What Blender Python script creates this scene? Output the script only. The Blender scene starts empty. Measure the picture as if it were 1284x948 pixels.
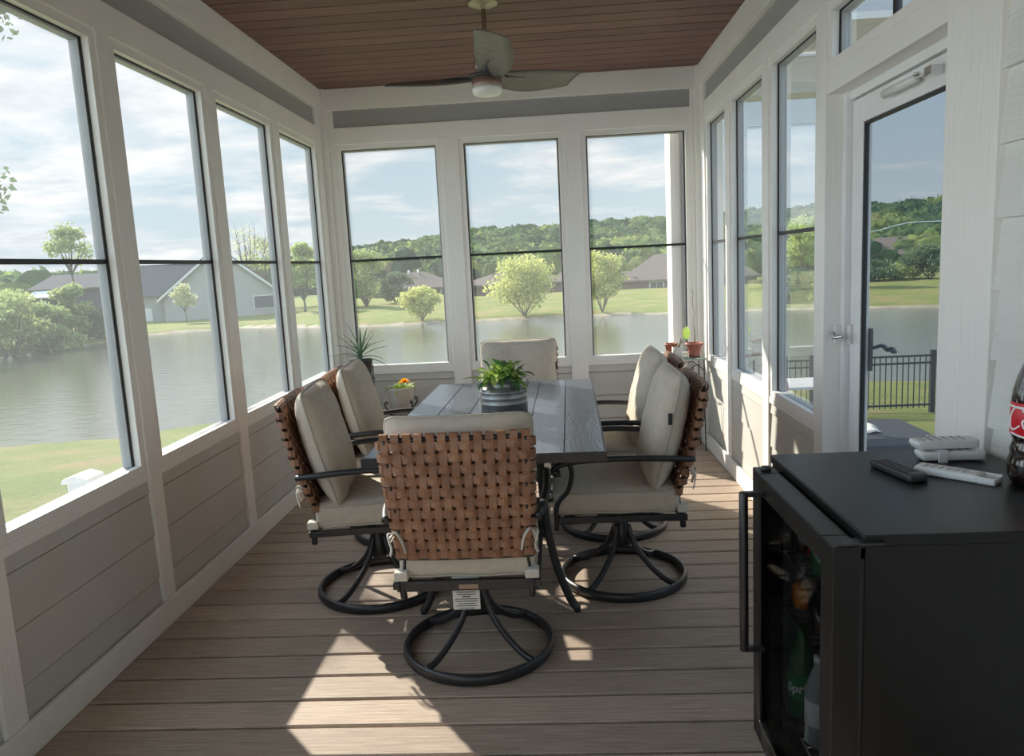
import bpy, math, random
import numpy as np
from mathutils import Vector, Matrix, noise
random.seed(7); np.random.seed(7)
R = math.radians
PI = math.pi
SC = bpy.context.scene
COL = SC.collection

# ------------------------------------------------------------------ materials
def rgb(r, g, b): return (r, g, b, 1)
class NT:
    def __init__(s, m):
        m.use_nodes = True; s.t = m.node_tree; s.t.nodes.clear()
    def n(s, typ, inp=None, **kw):
        nd = s.t.nodes.new(typ)
        for k, v in kw.items(): setattr(nd, k, v)
        for k, v in (inp or {}).items():
            if isinstance(v, tuple) and len(v) == 2 and hasattr(v[0], 'outputs'):
                s.t.links.new(v[0].outputs[v[1]], nd.inputs[k])
            else: nd.inputs[k].default_value = v
        return nd
    def ramp(s, src, stops):
        r = s.n('ShaderNodeValToRGB', {'Fac': src})
        e = r.color_ramp.elements
        while len(e) > 1: e.remove(e[0])
        e[0].position, e[0].color = stops[0][0], rgb(*stops[0][1])
        for p, c in stops[1:]:
            x = e.new(p); x.color = rgb(*c)
        return r
    def out(s, sh, name=0, typ='ShaderNodeOutputMaterial'):
        o = s.n(typ); s.t.links.new(sh.outputs[name], o.inputs[0]); return o

def mat(name, c, rough=.5, metal=0, c2=None, scale=20, stretch=(1, 1, 1), bump=0, bscale=None, spec=.5, detail=4, bstretch=None, coat=0, bdist=.002):
    m = bpy.data.materials.new(name); N = NT(m)
    tc = N.n('ShaderNodeTexCoord')
    p = N.n('ShaderNodeBsdfPrincipled', {'Base Color': rgb(*c), 'Roughness': rough, 'Metallic': metal, 'Specular IOR Level': spec, 'Coat Weight': coat})
    if c2:
        mp = N.n('ShaderNodeMapping', {'Vector': (tc, 'Object'), 'Scale': stretch})
        no = N.n('ShaderNodeTexNoise', {'Vector': (mp, 0), 'Scale': scale, 'Detail': detail})
        r = N.ramp((no, 'Fac'), [(.32, c), (.68, c2)])
        N.t.links.new(r.outputs[0], p.inputs['Base Color'])
    if bump:
        mp = N.n('ShaderNodeMapping', {'Vector': (tc, 'Object'), 'Scale': bstretch or stretch})
        no = N.n('ShaderNodeTexNoise', {'Vector': (mp, 0), 'Scale': bscale or scale, 'Detail': 5})
        b = N.n('ShaderNodeBump', {'Height': (no, 'Fac'), 'Strength': bump, 'Distance': bdist})
        N.t.links.new(b.outputs[0], p.inputs['Normal'])
    N.out(p); return m

def leafmat(name, c, c2, trans=.45, scale=.6):
    m = bpy.data.materials.new(name); N = NT(m)
    tc = N.n('ShaderNodeTexCoord')
    no = N.n('ShaderNodeTexNoise', {'Vector': (tc, 'Object'), 'Scale': scale, 'Detail': 3})
    r = N.ramp((no, 'Fac'), [(.35, c), (.65, c2)])
    d = N.n('ShaderNodeBsdfPrincipled', {'Base Color': (r, 0), 'Roughness': .6, 'Specular IOR Level': .25})
    t = N.n('ShaderNodeBsdfTranslucent', {'Color': (r, 0)})
    x = N.n('ShaderNodeMixShader', {0: trans, 1: (d, 0), 2: (t, 0)})
    N.out(x); return m

def filmmat(name, tint, haze, hazec, gloss=.05, rough=.02, weave=0):
    m = bpy.data.materials.new(name); N = NT(m)
    tr = N.n('ShaderNodeBsdfTransparent', {'Color': rgb(*tint)})
    df = N.n('ShaderNodeBsdfTranslucent', {'Color': rgb(*hazec)})
    d2 = N.n('ShaderNodeBsdfDiffuse', {'Color': rgb(*hazec)})
    dd = N.n('ShaderNodeMixShader', {0: .5, 1: (df, 0), 2: (d2, 0)})
    a = N.n('ShaderNodeMixShader', {0: haze, 1: (tr, 0), 2: (dd, 0)})
    if weave:
        tc = N.n('ShaderNodeTexCoord')
        mp = N.n('ShaderNodeMapping', {'Vector': (tc, 'Object'), 'Scale': (weave, weave, weave * .35)})
        no = N.n('ShaderNodeTexNoise', {'Vector': (mp, 0), 'Scale': 1.0, 'Detail': 2})
        mr = N.n('ShaderNodeMapRange', {'Value': (no, 'Fac'), 'From Min': .3, 'From Max': .7, 'To Min': haze * .75, 'To Max': haze * 1.25})
        N.t.links.new(mr.outputs[0], a.inputs[0])
    if gloss:
        fr = N.n('ShaderNodeLayerWeight', {'Blend': .12})
        mm = N.n('ShaderNodeMath', {0: (fr, 'Fresnel'), 1: gloss * 8}, operation='MULTIPLY')
        g = N.n('ShaderNodeBsdfGlossy', {'Color': (1, 1, 1, 1), 'Roughness': rough})
        a = N.n('ShaderNodeMixShader', {0: (mm, 0), 1: (a, 0), 2: (g, 0)})
    N.out(a); return m

M = {}
M['trim'] = mat('trim_paint', (.85, .83, .785), .5, c2=(.81, .79, .745), scale=3, stretch=(1, 1, .6), bump=.6, bscale=75, bstretch=(1, 1, .10), bdist=.004)
M['trimh'] = mat('trim_paint_horizontal', (.85, .83, .785), .5, c2=(.81, .79, .745), scale=3, bump=.35, bscale=60, bstretch=(.12, .12, 1), bdist=.003)
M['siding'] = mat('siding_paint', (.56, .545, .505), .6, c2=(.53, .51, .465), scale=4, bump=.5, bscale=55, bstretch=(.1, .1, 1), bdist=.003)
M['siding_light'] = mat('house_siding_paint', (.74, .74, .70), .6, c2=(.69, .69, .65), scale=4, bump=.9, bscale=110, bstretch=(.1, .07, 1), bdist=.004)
M['band'] = mat('frieze_paint', (.37, .372, .36), .6, c2=(.35, .35, .34), scale=5)
M['vinyl'] = mat('white_vinyl', (.80, .80, .79), .35, c2=(.75, .75, .74), scale=8)
M['alu'] = mat('window_frame_grey_white', (.40, .405, .40), .45, c2=(.37, .375, .37), scale=8)
M['gasket'] = mat('black_rubber', (.012, .013, .016), .5)
M['black'] = mat('black_metal', (.012, .013, .015), .32, c2=(.018, .019, .021), scale=40, spec=.6)
M['frame_black'] = mat('charcoal_powder_coat', (.016, .017, .019), .38, c2=(.026, .027, .03), scale=60, spec=.6)
M['cushion'] = mat('beige_canvas', (.60, .53, .435), .9, c2=(.54, .475, .39), scale=30, bump=.3, bscale=500, spec=.15)
M['piping'] = mat('beige_piping', (.50, .46, .38), .9, c2=(.46, .42, .35), scale=60, spec=.15)
M['cushion_mark'] = mat('dark_cloth_tab', (.03, .03, .03), .9)
M['tie'] = mat('cream_cotton_tie', (.66, .62, .54), .9, c2=(.6, .56, .48), scale=50)
M['strap'] = mat('brown_leather_strap', (.21, .098, .055), .48, c2=(.36, .185, .105), scale=14, bump=.25, bscale=160, spec=.45)
M['paper'] = mat('paper', (.75, .74, .68), .9, c2=(.7, .69, .63), scale=40)
M['ink'] = mat('grey_ink', (.08, .08, .08), .9)
M['plate'] = mat('bronze_nameplate', (.32, .25, .2), .4, metal=.6)
M['galv'] = mat('galvanised_steel', (.42, .43, .43), .42, metal=.85, c2=(.28, .29, .29), scale=18, bump=.1, bscale=30)
M['soil'] = mat('potting_soil', (.05, .035, .025), .95, c2=(.09, .065, .045), scale=80, bump=.8, bscale=120)
M['terracotta'] = mat('terracotta_plastic', (.40, .13, .085), .5, c2=(.34, .10, .065), scale=20)
M['ceramic'] = mat('cream_ceramic', (.62, .57, .5), .5, c2=(.55, .5, .44), scale=12)
M['leaf'] = leafmat('houseplant_leaf', (.26, .44, .08), (.50, .64, .16), .4, 12)
M['leaf_dark'] = leafmat('dark_houseplant_leaf', (.05, .14, .05), (.13, .26, .08), .3, 14)
M['spider'] = leafmat('strap_leaf', (.11, .18, .10), (.22, .31, .18), .3, 9)
M['petal'] = leafmat('orange_petal', (.95, .42, .01), (1.0, .62, .03), .4, 20)
M['stem'] = mat('brown_stem', (.07, .045, .03), .8, c2=(.12, .08, .05), scale=40)
M['brass'] = mat('brass', (.5, .46, .3), .35, metal=.4)
M['copper'] = mat('brushed_copper', (.32, .2, .16), .38, metal=.5)
M['blade'] = mat('grey_wood_blade', (.2, .19, .165), .45, c2=(.14, .13, .115), scale=8, stretch=(1, 6, 1))
M['blade_root'] = mat('dark_blade_hub', (.05, .05, .06), .4)
M['lamp_glass'] = mat('opal_glass', (.78, .78, .72), .25)
M['fridge'] = mat('black_fridge_enamel', (.006, .0065, .007), .34, c2=(.008, .0085, .009), scale=30, bump=.05, bscale=260, spec=.32)
M['fridge_in'] = mat('fridge_liner', (.28, .28, .29), .5)
M['chrome'] = mat('chrome', (.7, .7, .7), .15, metal=1)
M['white_plastic'] = mat('white_plastic', (.74, .74, .72), .35, c2=(.7, .7, .68), scale=20)
M['grey_button'] = mat('grey_rubber_buttons', (.45, .46, .46), .6)
M['black_plastic'] = mat('black_plastic', (.02, .021, .023), .4, c2=(.028, .029, .03), scale=30)
M['button'] = mat('dark_buttons', (.07, .07, .075), .5)
M['cola'] = mat('cola', (.012, .006, .004), .08, spec=.7, coat=.5)
M['cola_label'] = mat('red_label', (.62, .012, .03), .4, c2=(.56, .01, .025), scale=20)
M['white_ink'] = mat('white_print', (.85, .85, .85), .5)
M['green_pet'] = mat('green_bottle', (.03, .14, .07), .12, spec=.7)
M['clear_pet'] = mat('clear_water_bottle', (.35, .4, .4), .12, spec=.7)
M['orange_pet'] = mat('orange_soda', (.6, .2, .03), .15, spec=.6)
M['glass_top'] = mat('green_tinted_glass', (.25, .36, .30), .08, spec=.8)
M['brick'] = mat('brown_brick', (.17, .12, .095), .85, c2=(.24, .17, .135), scale=3, stretch=(1, 1, 4))
M['roof'] = mat('grey_brown_shingle', (.13, .105, .09), .95, c2=(.19, .155, .13), scale=4, stretch=(1, 1, 3), spec=.1)
M['roof_dark'] = mat('charcoal_shingle', (.10, .095, .095), .95, c2=(.14, .135, .135), scale=3, stretch=(1, 1, 3), spec=.1)
M['white_wall'] = mat('pale_house_wall', (.44, .43, .40), .8, c2=(.40, .39, .365), scale=2, stretch=(.3, .3, 4))
M['house_trim'] = mat('house_trim_white', (.7, .7, .68), .6)
M['house_glass'] = mat('dark_window_glass', (.08, .09, .1), .2)
M['sunlit_roof'] = mat('sunlit_white_roof', (.8, .8, .8), .35)  # sunlight on the dark house's roof panel, put into its white colour
M['fence'] = mat('black_aluminium', (.014, .015, .017), .4, c2=(.02, .021, .023), scale=30)
M['deckbox'] = mat('dark_grey_resin', (.028, .03, .034), .6, c2=(.038, .04, .045), scale=20, bump=.2, bscale=60)
M['pvc'] = mat('white_pvc', (.72, .72, .72), .4, c2=(.68, .68, .68), scale=6)
M['bark'] = mat('grey_bark', (.11, .09, .07), .9, c2=(.17, .145, .12), scale=12, stretch=(1, 1, .2))
M['willow_leaf'] = leafmat('willow_leaf', (.46, .50, .15), (.62, .62, .24), .5, .7)
M['shrub_leaf'] = leafmat('shrub_leaf', (.28, .36, .13), (.42, .48, .20), .45, .5)
M['dark_leaf'] = leafmat('evergreen_leaf', (.10, .16, .08), (.19, .26, .12), .3, .5)
M['pale_leaf'] = leafmat('pale_spring_leaf', (.45, .48, .27), (.6, .6, .38), .5, .8)
M['green_leaf'] = leafmat('fresh_green_leaf', (.36, .46, .14), (.50, .56, .18), .5, .4)

def lawnmat():
    m = bpy.data.materials.new('lawn_grass'); N = NT(m)
    tc = N.n('ShaderNodeTexCoord')
    n1 = N.n('ShaderNodeTexNoise', {'Vector': (tc, 'Object'), 'Scale': .35, 'Detail': 6, 'Roughness': .65})
    r1 = N.ramp((n1, 'Fac'), [(.35, (.36, .28, .14)), (.47, (.27, .285, .095)), (.6, (.20, .25, .07)), (.75, (.34, .34, .12))])
    n2 = N.n('ShaderNodeTexNoise', {'Vector': (tc, 'Object'), 'Scale': 9, 'Detail': 8, 'Roughness': .8})
    r2 = N.ramp((n2, 'Fac'), [(.3, (.55, .55, .5)), (.7, (1.1, 1.1, 1.1))])
    mx = N.n('ShaderNodeMix', data_type='RGBA', blend_type='MULTIPLY')
    mx.inputs['Factor'].default_value = 1
    N.t.links.new(r1.outputs[0], mx.inputs['A']); N.t.links.new(r2.outputs[0], mx.inputs['B'])
    b = N.n('ShaderNodeBump', {'Height': (n2, 'Fac'), 'Strength': .8, 'Distance': .12})
    p = N.n('ShaderNodeBsdfPrincipled', {'Base Color': (mx, 'Result'), 'Roughness': .95, 'Specular IOR Level': .1, 'Normal': (b, 0)})
    N.out(p); return m
M['lawn'] = lawnmat()
M['mud'] = mat('shore_mud', (.22, .18, .12), .95, c2=(.36, .31, .22), scale=1.2, bump=.5, bscale=4, bdist=.1)
M['hill'] = mat('wooded_hillside_floor', (.09, .13, .05), .95, c2=(.14, .19, .07), scale=.02, spec=.1)

def watermat():
    m = bpy.data.materials.new('pond_water'); N = NT(m)
    tc = N.n('ShaderNodeTexCoord')
    a = N.n('ShaderNodeMapping', {'Vector': (tc, 'Object'), 'Scale': (1.0, 1.6, 1), 'Rotation': (0, 0, .5)})
    n1 = N.n('ShaderNodeTexNoise', {'Vector': (a, 0), 'Scale': 1.6, 'Detail': 5, 'Roughness': .6})
    b = N.n('ShaderNodeBump', {'Height': (n1, 'Fac'), 'Strength': .35, 'Distance': .08})
    n3 = N.n('ShaderNodeTexNoise', {'Vector': (tc, 'Object'), 'Scale': .05, 'Detail': 2})
    r3 = N.ramp((n3, 'Fac'), [(.4, (.085, .09, .06)), (.6, (.12, .12, .085))])
    p = N.n('ShaderNodeBsdfPrincipled', {'Base Color': (r3, 0), 'Roughness': .08, 'IOR': 1.75, 'Specular IOR Level': .5, 'Normal': (b, 0)})
    N.out(p); return m
M['water'] = watermat()

def deckmat():
    m = bpy.data.materials.new('composite_decking'); N = NT(m)
    tc = N.n('ShaderNodeTexCoord')
    oi = N.n('ShaderNodeAttribute', attribute_name='tone')
    mp = N.n('ShaderNodeMapping', {'Vector': (tc, 'Object'), 'Scale': (1.1, 36, 1)})
    n1 = N.n('ShaderNodeTexNoise', {'Vector': (mp, 0), 'Scale': 5, 'Detail': 9, 'Roughness': .75, 'Distortion': .25})
    r = N.ramp((n1, 'Fac'), [(.25, (.16, .115, .085)), (.45, (.37, .285, .22)), (.55, (.45, .35, .27)), (.75, (.68, .55, .43))])
    mr = N.n('ShaderNodeMapRange', {'Value': (oi, 'Fac'), 'To Min': .85, 'To Max': 1.12})
    cmb = N.n('ShaderNodeCombineColor', {0: (mr, 0), 1: (mr, 0), 2: (mr, 0)})
    mx = N.n('ShaderNodeMix', data_type='RGBA', blend_type='MULTIPLY'); mx.inputs['Factor'].default_value = 1
    N.t.links.new(r.outputs[0], mx.inputs['A']); N.t.links.new(cmb.outputs[0], mx.inputs['B'])
    b = N.n('ShaderNodeBump', {'Height': (n1, 'Fac'), 'Strength': .7, 'Distance': .003})
    p = N.n('ShaderNodeBsdfPrincipled', {'Base Color': (mx, 'Result'), 'Roughness': .55, 'Specular IOR Level': .4, 'Normal': (b, 0)})
    N.out(p); return m
M['deck'] = deckmat()
M['deck_dark'] = mat('deck_underside', (.008, .007, .006), .9)

def ceilmat():
    m = bpy.data.materials.new('stained_ceiling_boards'); N = NT(m)
    tc = N.n('ShaderNodeTexCoord')
    oi = N.n('ShaderNodeAttribute', attribute_name='tone')
    mp = N.n('ShaderNodeMapping', {'Vector': (tc, 'Object'), 'Scale': (1.2, 22, 1)})
    n1 = N.n('ShaderNodeTexNoise', {'Vector': (mp, 0), 'Scale': 3, 'Detail': 8, 'Roughness': .6, 'Distortion': .4})
    r = N.ramp((n1, 'Fac'), [(.3, (.135, .066, .056)), (.5, (.19, .10, .086)), (.75, (.25, .14, .12))])
    mr = N.n('ShaderNodeMapRange', {'Value': (oi, 'Fac'), 'To Min': .85, 'To Max': 1.15})
    cmb = N.n('ShaderNodeCombineColor', {0: (mr, 0), 1: (mr, 0), 2: (mr, 0)})
    mx = N.n('ShaderNodeMix', data_type='RGBA', blend_type='MULTIPLY'); mx.inputs['Factor'].default_value = 1
    N.t.links.new(r.outputs[0], mx.inputs['A']); N.t.links.new(cmb.outputs[0], mx.inputs['B'])
    p = N.n('ShaderNodeBsdfPrincipled', {'Base Color': (mx, 'Result'), 'Roughness': .5, 'Specular IOR Level': .3})
    N.out(p); return m
M['ceil'] = ceilmat()

def tablemat():
    m = bpy.data.materials.new('charcoal_woodgrain_top'); N = NT(m)
    tc = N.n('ShaderNodeTexCoord')
    at = N.n('ShaderNodeAttribute', attribute_name='tone')
    sx = N.n('ShaderNodeSeparateXYZ', {0: (tc, 'Object')})
    off = N.n('ShaderNodeMath', {0: (at, 'Fac'), 1: 9.0}, operation='MULTIPLY')
    yy = N.n('ShaderNodeMath', {0: (sx, 1), 1: (off, 0)}, operation='ADD')
    cx = N.n('ShaderNodeCombineXYZ', {0: (sx, 0), 1: (yy, 0), 2: (sx, 2)})
    mp = N.n('ShaderNodeMapping', {'Vector': (cx, 0), 'Scale': (8, 1.1, 1)})
    n0 = N.n('ShaderNodeTexNoise', {'Vector': (mp, 0), 'Scale': 1.6, 'Detail': 1.5})
    mul = N.n('ShaderNodeMath', {0: (n0, 'Fac'), 1: 130.0}, operation='MULTIPLY')
    sn = N.n('ShaderNodeMath', {0: (mul, 0)}, operation='SINE')
    mr = N.n('ShaderNodeMapRange', {'Value': (sn, 0), 'From Min': -1, 'From Max': 1})
    r = N.ramp((mr, 0), [(0, (.045, .053, .068)), (1, (.085, .098, .12))])
    b = N.n('ShaderNodeBump', {'Height': (mr, 0), 'Strength': .22, 'Distance': .001})
    p = N.n('ShaderNodeBsdfPrincipled', {'Base Color': (r, 0), 'Roughness': .25, 'Specular IOR Level': .75, 'Normal': (b, 0)})
    N.out(p); return m
M['tabletop'] = tablemat()

M['film'] = filmmat('clear_vinyl_film', (.93, .94, .95), .115, (.9, .92, .95), .045, .03)
M['screen'] = filmmat('door_insect_screen', (.93, .93, .94), .40, (.13, .135, .15), 0, weave=900)
M['fridge_glass'] = filmmat('smoked_fridge_glass', (.62, .63, .63), .0, (.1, .1, .1), .010, .03)

def woodsmat():
    m = bpy.data.materials.new('mixed_woodland_crowns'); N = NT(m)
    at = N.n('ShaderNodeAttribute', attribute_name='tone')
    r = N.ramp((at, 'Fac'), [(0, (.07, .13, .08)), (.3, (.12, .20, .095)), (.6, (.23, .31, .11)), (.85, (.36, .42, .14)), (1, (.32, .26, .17))])
    tc = N.n('ShaderNodeTexCoord')
    n2 = N.n('ShaderNodeTexNoise', {'Vector': (tc, 'Object'), 'Scale': .55, 'Detail': 5, 'Roughness': .75})
    r2 = N.ramp((n2, 'Fac'), [(.32, (.55, .55, .55)), (.68, (1.25, 1.25, 1.2))])
    mx = N.n('ShaderNodeMix', data_type='RGBA', blend_type='MULTIPLY'); mx.inputs['Factor'].default_value = 1
    N.t.links.new(r.outputs[0], mx.inputs['A']); N.t.links.new(r2.outputs[0], mx.inputs['B'])
    b = N.n('ShaderNodeBump', {'Height': (n2, 'Fac'), 'Strength': 1, 'Distance': .8})
    d = N.n('ShaderNodeBsdfPrincipled', {'Base Color': (mx, 'Result'), 'Roughness': .95, 'Specular IOR Level': .05, 'Normal': (b, 0)})
    t = N.n('ShaderNodeBsdfTranslucent', {'Color': (mx, 'Result')})
    x = N.n('ShaderNodeMixShader', {0: .5, 1: (d, 0), 2: (t, 0)})
    N.out(x); return m
M['woods'] = woodsmat()

# ------------------------------------------------------------------ mesh helpers
class MB:
    def __init__(s, T=None): s.v = []; s.f = []; s.T = T; s.tone = []; s.cur = 0.5; s.sm = []; s.mi = []; s.m = 0
    def add(s, vs, fs, smooth=False):
        o = len(s.v)
        for p in vs:
            p = Vector(p); s.v.append(s.T @ p if s.T else p)
        for f in fs:
            s.f.append([i + o for i in f]); s.tone.append(s.cur); s.sm.append(smooth); s.mi.append(s.m)
        return s
    def box(s, x0, x1, y0, y1, z0, z1):
        x0, x1 = sorted((x0, x1)); y0, y1 = sorted((y0, y1)); z0, z1 = sorted((z0, z1))
        return s.add([(x0, y0, z0), (x1, y0, z0), (x1, y1, z0), (x0, y1, z0), (x0, y0, z1), (x1, y0, z1), (x1, y1, z1), (x0, y1, z1)],
                     [(0, 3, 2, 1), (4, 5, 6, 7), (0, 1, 5, 4), (1, 2, 6, 5), (2, 3, 7, 6), (3, 0, 4, 7)])
    def prism(s, pts, a, b, axis=1):
        n = len(pts)
        def w(p, t):
            return (p[0], t, p[1]) if axis == 1 else ((t, p[0], p[1]) if axis == 0 else (p[0], p[1], t))
        vs = [w(p, a) for p in pts] + [w(p, b) for p in pts]
        fs = [list(range(n)), list(range(2 * n - 1, n - 1, -1))] + [(i, (i + 1) % n, n + (i + 1) % n, n + i)[::-1] for i in range(n)]
        return s.add(vs, fs)
    def lathe(s, prof, c=(0, 0, 0), seg=24, caps=True):
        vs = []; fs = []
        for r, z in prof:
            for k in range(seg):
                a = 2 * PI * k / seg; vs.append((c[0] + r * math.cos(a), c[1] + r * math.sin(a), c[2] + z))
        for i in range(len(prof) - 1):
            for k in range(seg):
                k2 = (k + 1) % seg; fs.append((i * seg + k, i * seg + k2, (i + 1) * seg + k2, (i + 1) * seg + k))
        if caps:
            fs.append(list(range(seg))[::-1]); fs.append([(len(prof) - 1) * seg + k for k in range(seg)])
        return s.add(vs, fs, True)
    def tube(s, pts, r, r2=None, seg=8, closed=False, up=(0, 0, 1), taper=None):
        # elliptical section: r along the side, r2 along the local up
        pts = [Vector(p) for p in pts]; n = len(pts); r2 = r2 or r; vs = []; fs = []
        side = None
        for i, p in enumerate(pts):
            a = pts[(i - 1) % n] if (closed or i > 0) else p
            b = pts[(i + 1) % n] if (closed or i < n - 1) else p
            t = (b - a).normalized()
            if side is None:
                side = t.cross(Vector(up))
                if side.length < 1e-3: side = t.cross(Vector((1, 0, 0)))
                side.normalize()
            else:
                side = (side - t * side.dot(t)).normalized()
            u = side.cross(t).normalized()
            k = taper(i / (n - 1)) if taper else 1
            for j in range(seg):
                g = 2 * PI * (j + .5) / seg
                vs.append(p + side * (math.cos(g) * r * k) + u * (math.sin(g) * r2 * k))
        for i in range(n if closed else n - 1):
            i2 = (i + 1) % n
            for j in range(seg):
                j2 = (j + 1) % seg; fs.append((i * seg + j, i * seg + j2, i2 * seg + j2, i2 * seg + j))
        if not closed:
            fs.append(list(range(seg))[::-1]); fs.append([(n - 1) * seg + j for j in range(seg)])
        return s.add(vs, fs, seg > 4)
    def build(s, name, m, parent=None, bevel=0, kind=None, loc=None):
        me = bpy.data.meshes.new(name); me.from_pydata([tuple(v) for v in s.v], [], s.f)
        ms = m if isinstance(m, (list, tuple)) else [m]
        for x in ms: me.materials.append(x)
        me.polygons.foreach_set('use_smooth', s.sm); me.polygons.foreach_set('material_index', s.mi)
        if len(set(s.tone)) > 1:
            a = me.attributes.new('tone', 'FLOAT', 'FACE'); a.data.foreach_set('value', s.tone)
        me.update()
        o = bpy.data.objects.new(name, me); COL.objects.link(o)
        if parent: o.parent = parent
        if kind: o['kind'] = kind
        if loc: o.location = loc
        if bevel:
            b = o.modifiers.new('b', 'BEVEL'); b.width = bevel; b.segments = 2; b.limit_method = 'ANGLE'; b.angle_limit = R(40)
        return o

def tag(o, label, cat, group=None, kind=None):
    o['label'] = label; o['category'] = cat
    if group: o['group'] = group
    if kind: o['kind'] = kind
    return o
def empty(name, loc=(0, 0, 0), rz=0):
    o = bpy.data.objects.new(name, None); COL.objects.link(o); o.location = loc; o.rotation_euler = (0, 0, rz); o.empty_display_size = .1
    return o
def copy_tree(o, parent=None):
    c = o.copy(); COL.objects.link(c)
    if parent: c.parent = parent
    for ch in list(o.children): copy_tree(ch, c)
    return c
def spline(pts, n=8, closed=False):
    P = [Vector(p) for p in pts]; m = len(P); out = []
    rng = m if closed else m - 1
    for i in range(rng):
        p0 = P[(i - 1) % m] if (closed or i > 0) else P[0] * 2 - P[1]
        p1 = P[i]; p2 = P[(i + 1) % m]
        p3 = P[(i + 2) % m] if (closed or i < m - 2) else P[-1] * 2 - P[-2]
        for k in range(n):
            t = k / n
            out.append(.5 * ((2 * p1) + (p2 - p0) * t + (2 * p0 - 5 * p1 + 4 * p2 - p3) * t * t + (3 * p1 - p0 - 3 * p2 + p3) * t ** 3))
    if not closed: out.append(P[-1])
    return out
def mesh_np(name, V, F, m, parent=None, tone=None, smooth=False):
    me = bpy.data.meshes.new(name)
    V = np.asarray(V, np.float32); F = np.asarray(F, np.int32); k = F.shape[1]
    me.vertices.add(len(V)); me.vertices.foreach_set('co', V.ravel())
    me.loops.add(F.size); me.loops.foreach_set('vertex_index', F.ravel())
    me.polygons.add(len(F)); me.polygons.foreach_set('loop_start', np.arange(0, F.size, k, dtype=np.int32))
    me.polygons.foreach_set('use_smooth', np.full(len(F), smooth))
    if tone is not None:
        a = me.attributes.new('tone', 'FLOAT', 'FACE'); a.data.foreach_set('value', np.asarray(tone, np.float32))
    me.materials.append(m); me.update(calc_edges=True); me.validate()
    o = bpy.data.objects.new(name, me); COL.objects.link(o)
    if parent: o.parent = parent
    return o
def text_mesh(mb, txt, size, T, bold=0.0, align='CENTER'):
    cu = bpy.data.curves.new('txt', 'FONT'); cu.body = txt; cu.size = size; cu.align_x = align; cu.align_y = 'CENTER'
    cu.offset = bold; cu.extrude = size * .02; cu.resolution_u = 2
    ob = bpy.data.objects.new('txt', cu); COL.objects.link(ob)
    dg = bpy.context.evaluated_depsgraph_get(); me = ob.evaluated_get(dg).to_mesh()
    vs = [T(v.co) for v in me.vertices]; fs = [list(p.vertices) for p in me.polygons]
    mb.add(vs, fs)
    ob.evaluated_get(dg).to_mesh_clear(); bpy.data.objects.remove(ob); bpy.data.curves.remove(cu)

# ------------------------------------------------------------------ the room
W, H = 2.62, 2.598
YR = -6.4                      # rear wall
ZR0, ZR1 = .586, .618          # rail under the windows
ZH = 2.222
# Deck floor: boards across the room, pitch .1425
mb = MB(); k = 0; y = -3.4074 - .1425 * 22
while y < .1:
    mb.cur = random.random()
    a, b = max(y + .005, YR - .05), min(y + .1425 - .005, .12)
    if b > a:
        mb.prism([(a, -.03), (b, -.03), (b, -.004), (b - .005, 0), (a + .005, 0), (a, -.004)], -.08, W + .1, axis=0)
    y += .1425
fl = mb.build('floor', M['deck'], kind='structure')
MB().box(-.1, W + .1, YR - .1, .12, -.16, -.031).build('deck_frame', M['deck_dark'], kind='structure')
# Ceiling: narrow boards across
mb = MB(); y = YR + .01; p = .132
while y < .02:
    mb.cur = random.random(); b = min(y + p, .03)
    mb.prism([(y, H + .012), (y + .007, H), (b - .007, H), (b, H + .012), (b, H + .03), (y, H + .03)], -.02, W + .02, axis=0); y += p
mb.build('ceiling', M['ceil'], kind='structure')
MB().box(-.45, W + .12, YR - .2, .45, H + .032, H + .12).build('roof', M['trimh'], kind='structure')

TL = Matrix(((0, -1, 0, 0), (1, 0, 0, 0), (0, 0, 1, 0), (0, 0, 0, 1)))     # (u,d,z)->(-d,u,z)
TB = Matrix.Identity(4)                                                   # (u,d,z)->(u,d,z)
TR = Matrix(((0, 1, 0, W), (1, 0, 0, 0), (0, 0, 1, 0), (0, 0, 0, 1)))     # (u,d,z)->(W+d,u,z)
LAPS = [.02, .19, .36, .53, .60]

def wall(name, T, u0, u1, posts, u_upper0, siding=True, openings=None):
    root = MB(T)
    # lap siding of the knee wall, each course a wedge
    segs = openings or [(u0, u1)]
    for a, b in segs:
        for z0, z1 in zip(LAPS[:-1], LAPS[1:]):
            root.prism([(.006, z0 + .007), (.013, z1), (.07, z1), (.07, z0 - .0), (.020, z0), (.020, z0 + .007)], a, b, axis=0)
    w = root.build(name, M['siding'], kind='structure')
    pm = M['trim']
    for a, b, z0, z1 in posts:
        MB(T).box(a, b, -.002 if z1 < H else -.004, .071 if z1 < H else .073, z0, z1 + (0 if z1 < H else .001)).build('post', pm, w, bevel=.003)
    m = MB(T); m.box(u_upper0, u1, .0, .07, ZH, 2.339); m.build('header_board', M['trimh'], w, bevel=.003)
    m = MB(T); m.box(u_upper0, u1, .012, .07, 2.339, 2.455); m.build('frieze_band', M['band'], w)
    m = MB(T); m.box(u_upper0, u1, -.018, .07, 2.455, H); m.build('crown_board', M['trimh'], w, bevel=.003)
    m = MB(T)
    for a, b in segs: m.box(a, b, .002, .07, ZR0, ZR1)
    m.build('rail_board', M['trimh'], w, bevel=.003)
    return w
def ring(mb, u0, u1, z0, z1, w, d0, d1):
    mb.box(u0, u0 + w, d0, d1, z0, z1); mb.box(u1 - w, u1, d0, d1, z0, z1)
    mb.box(u0 + w, u1 - w, d0, d1, z0, z0 + w); mb.box(u0 + w, u1 - w, d0, d1, z1 - w, z1)
WN = [0]
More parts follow.
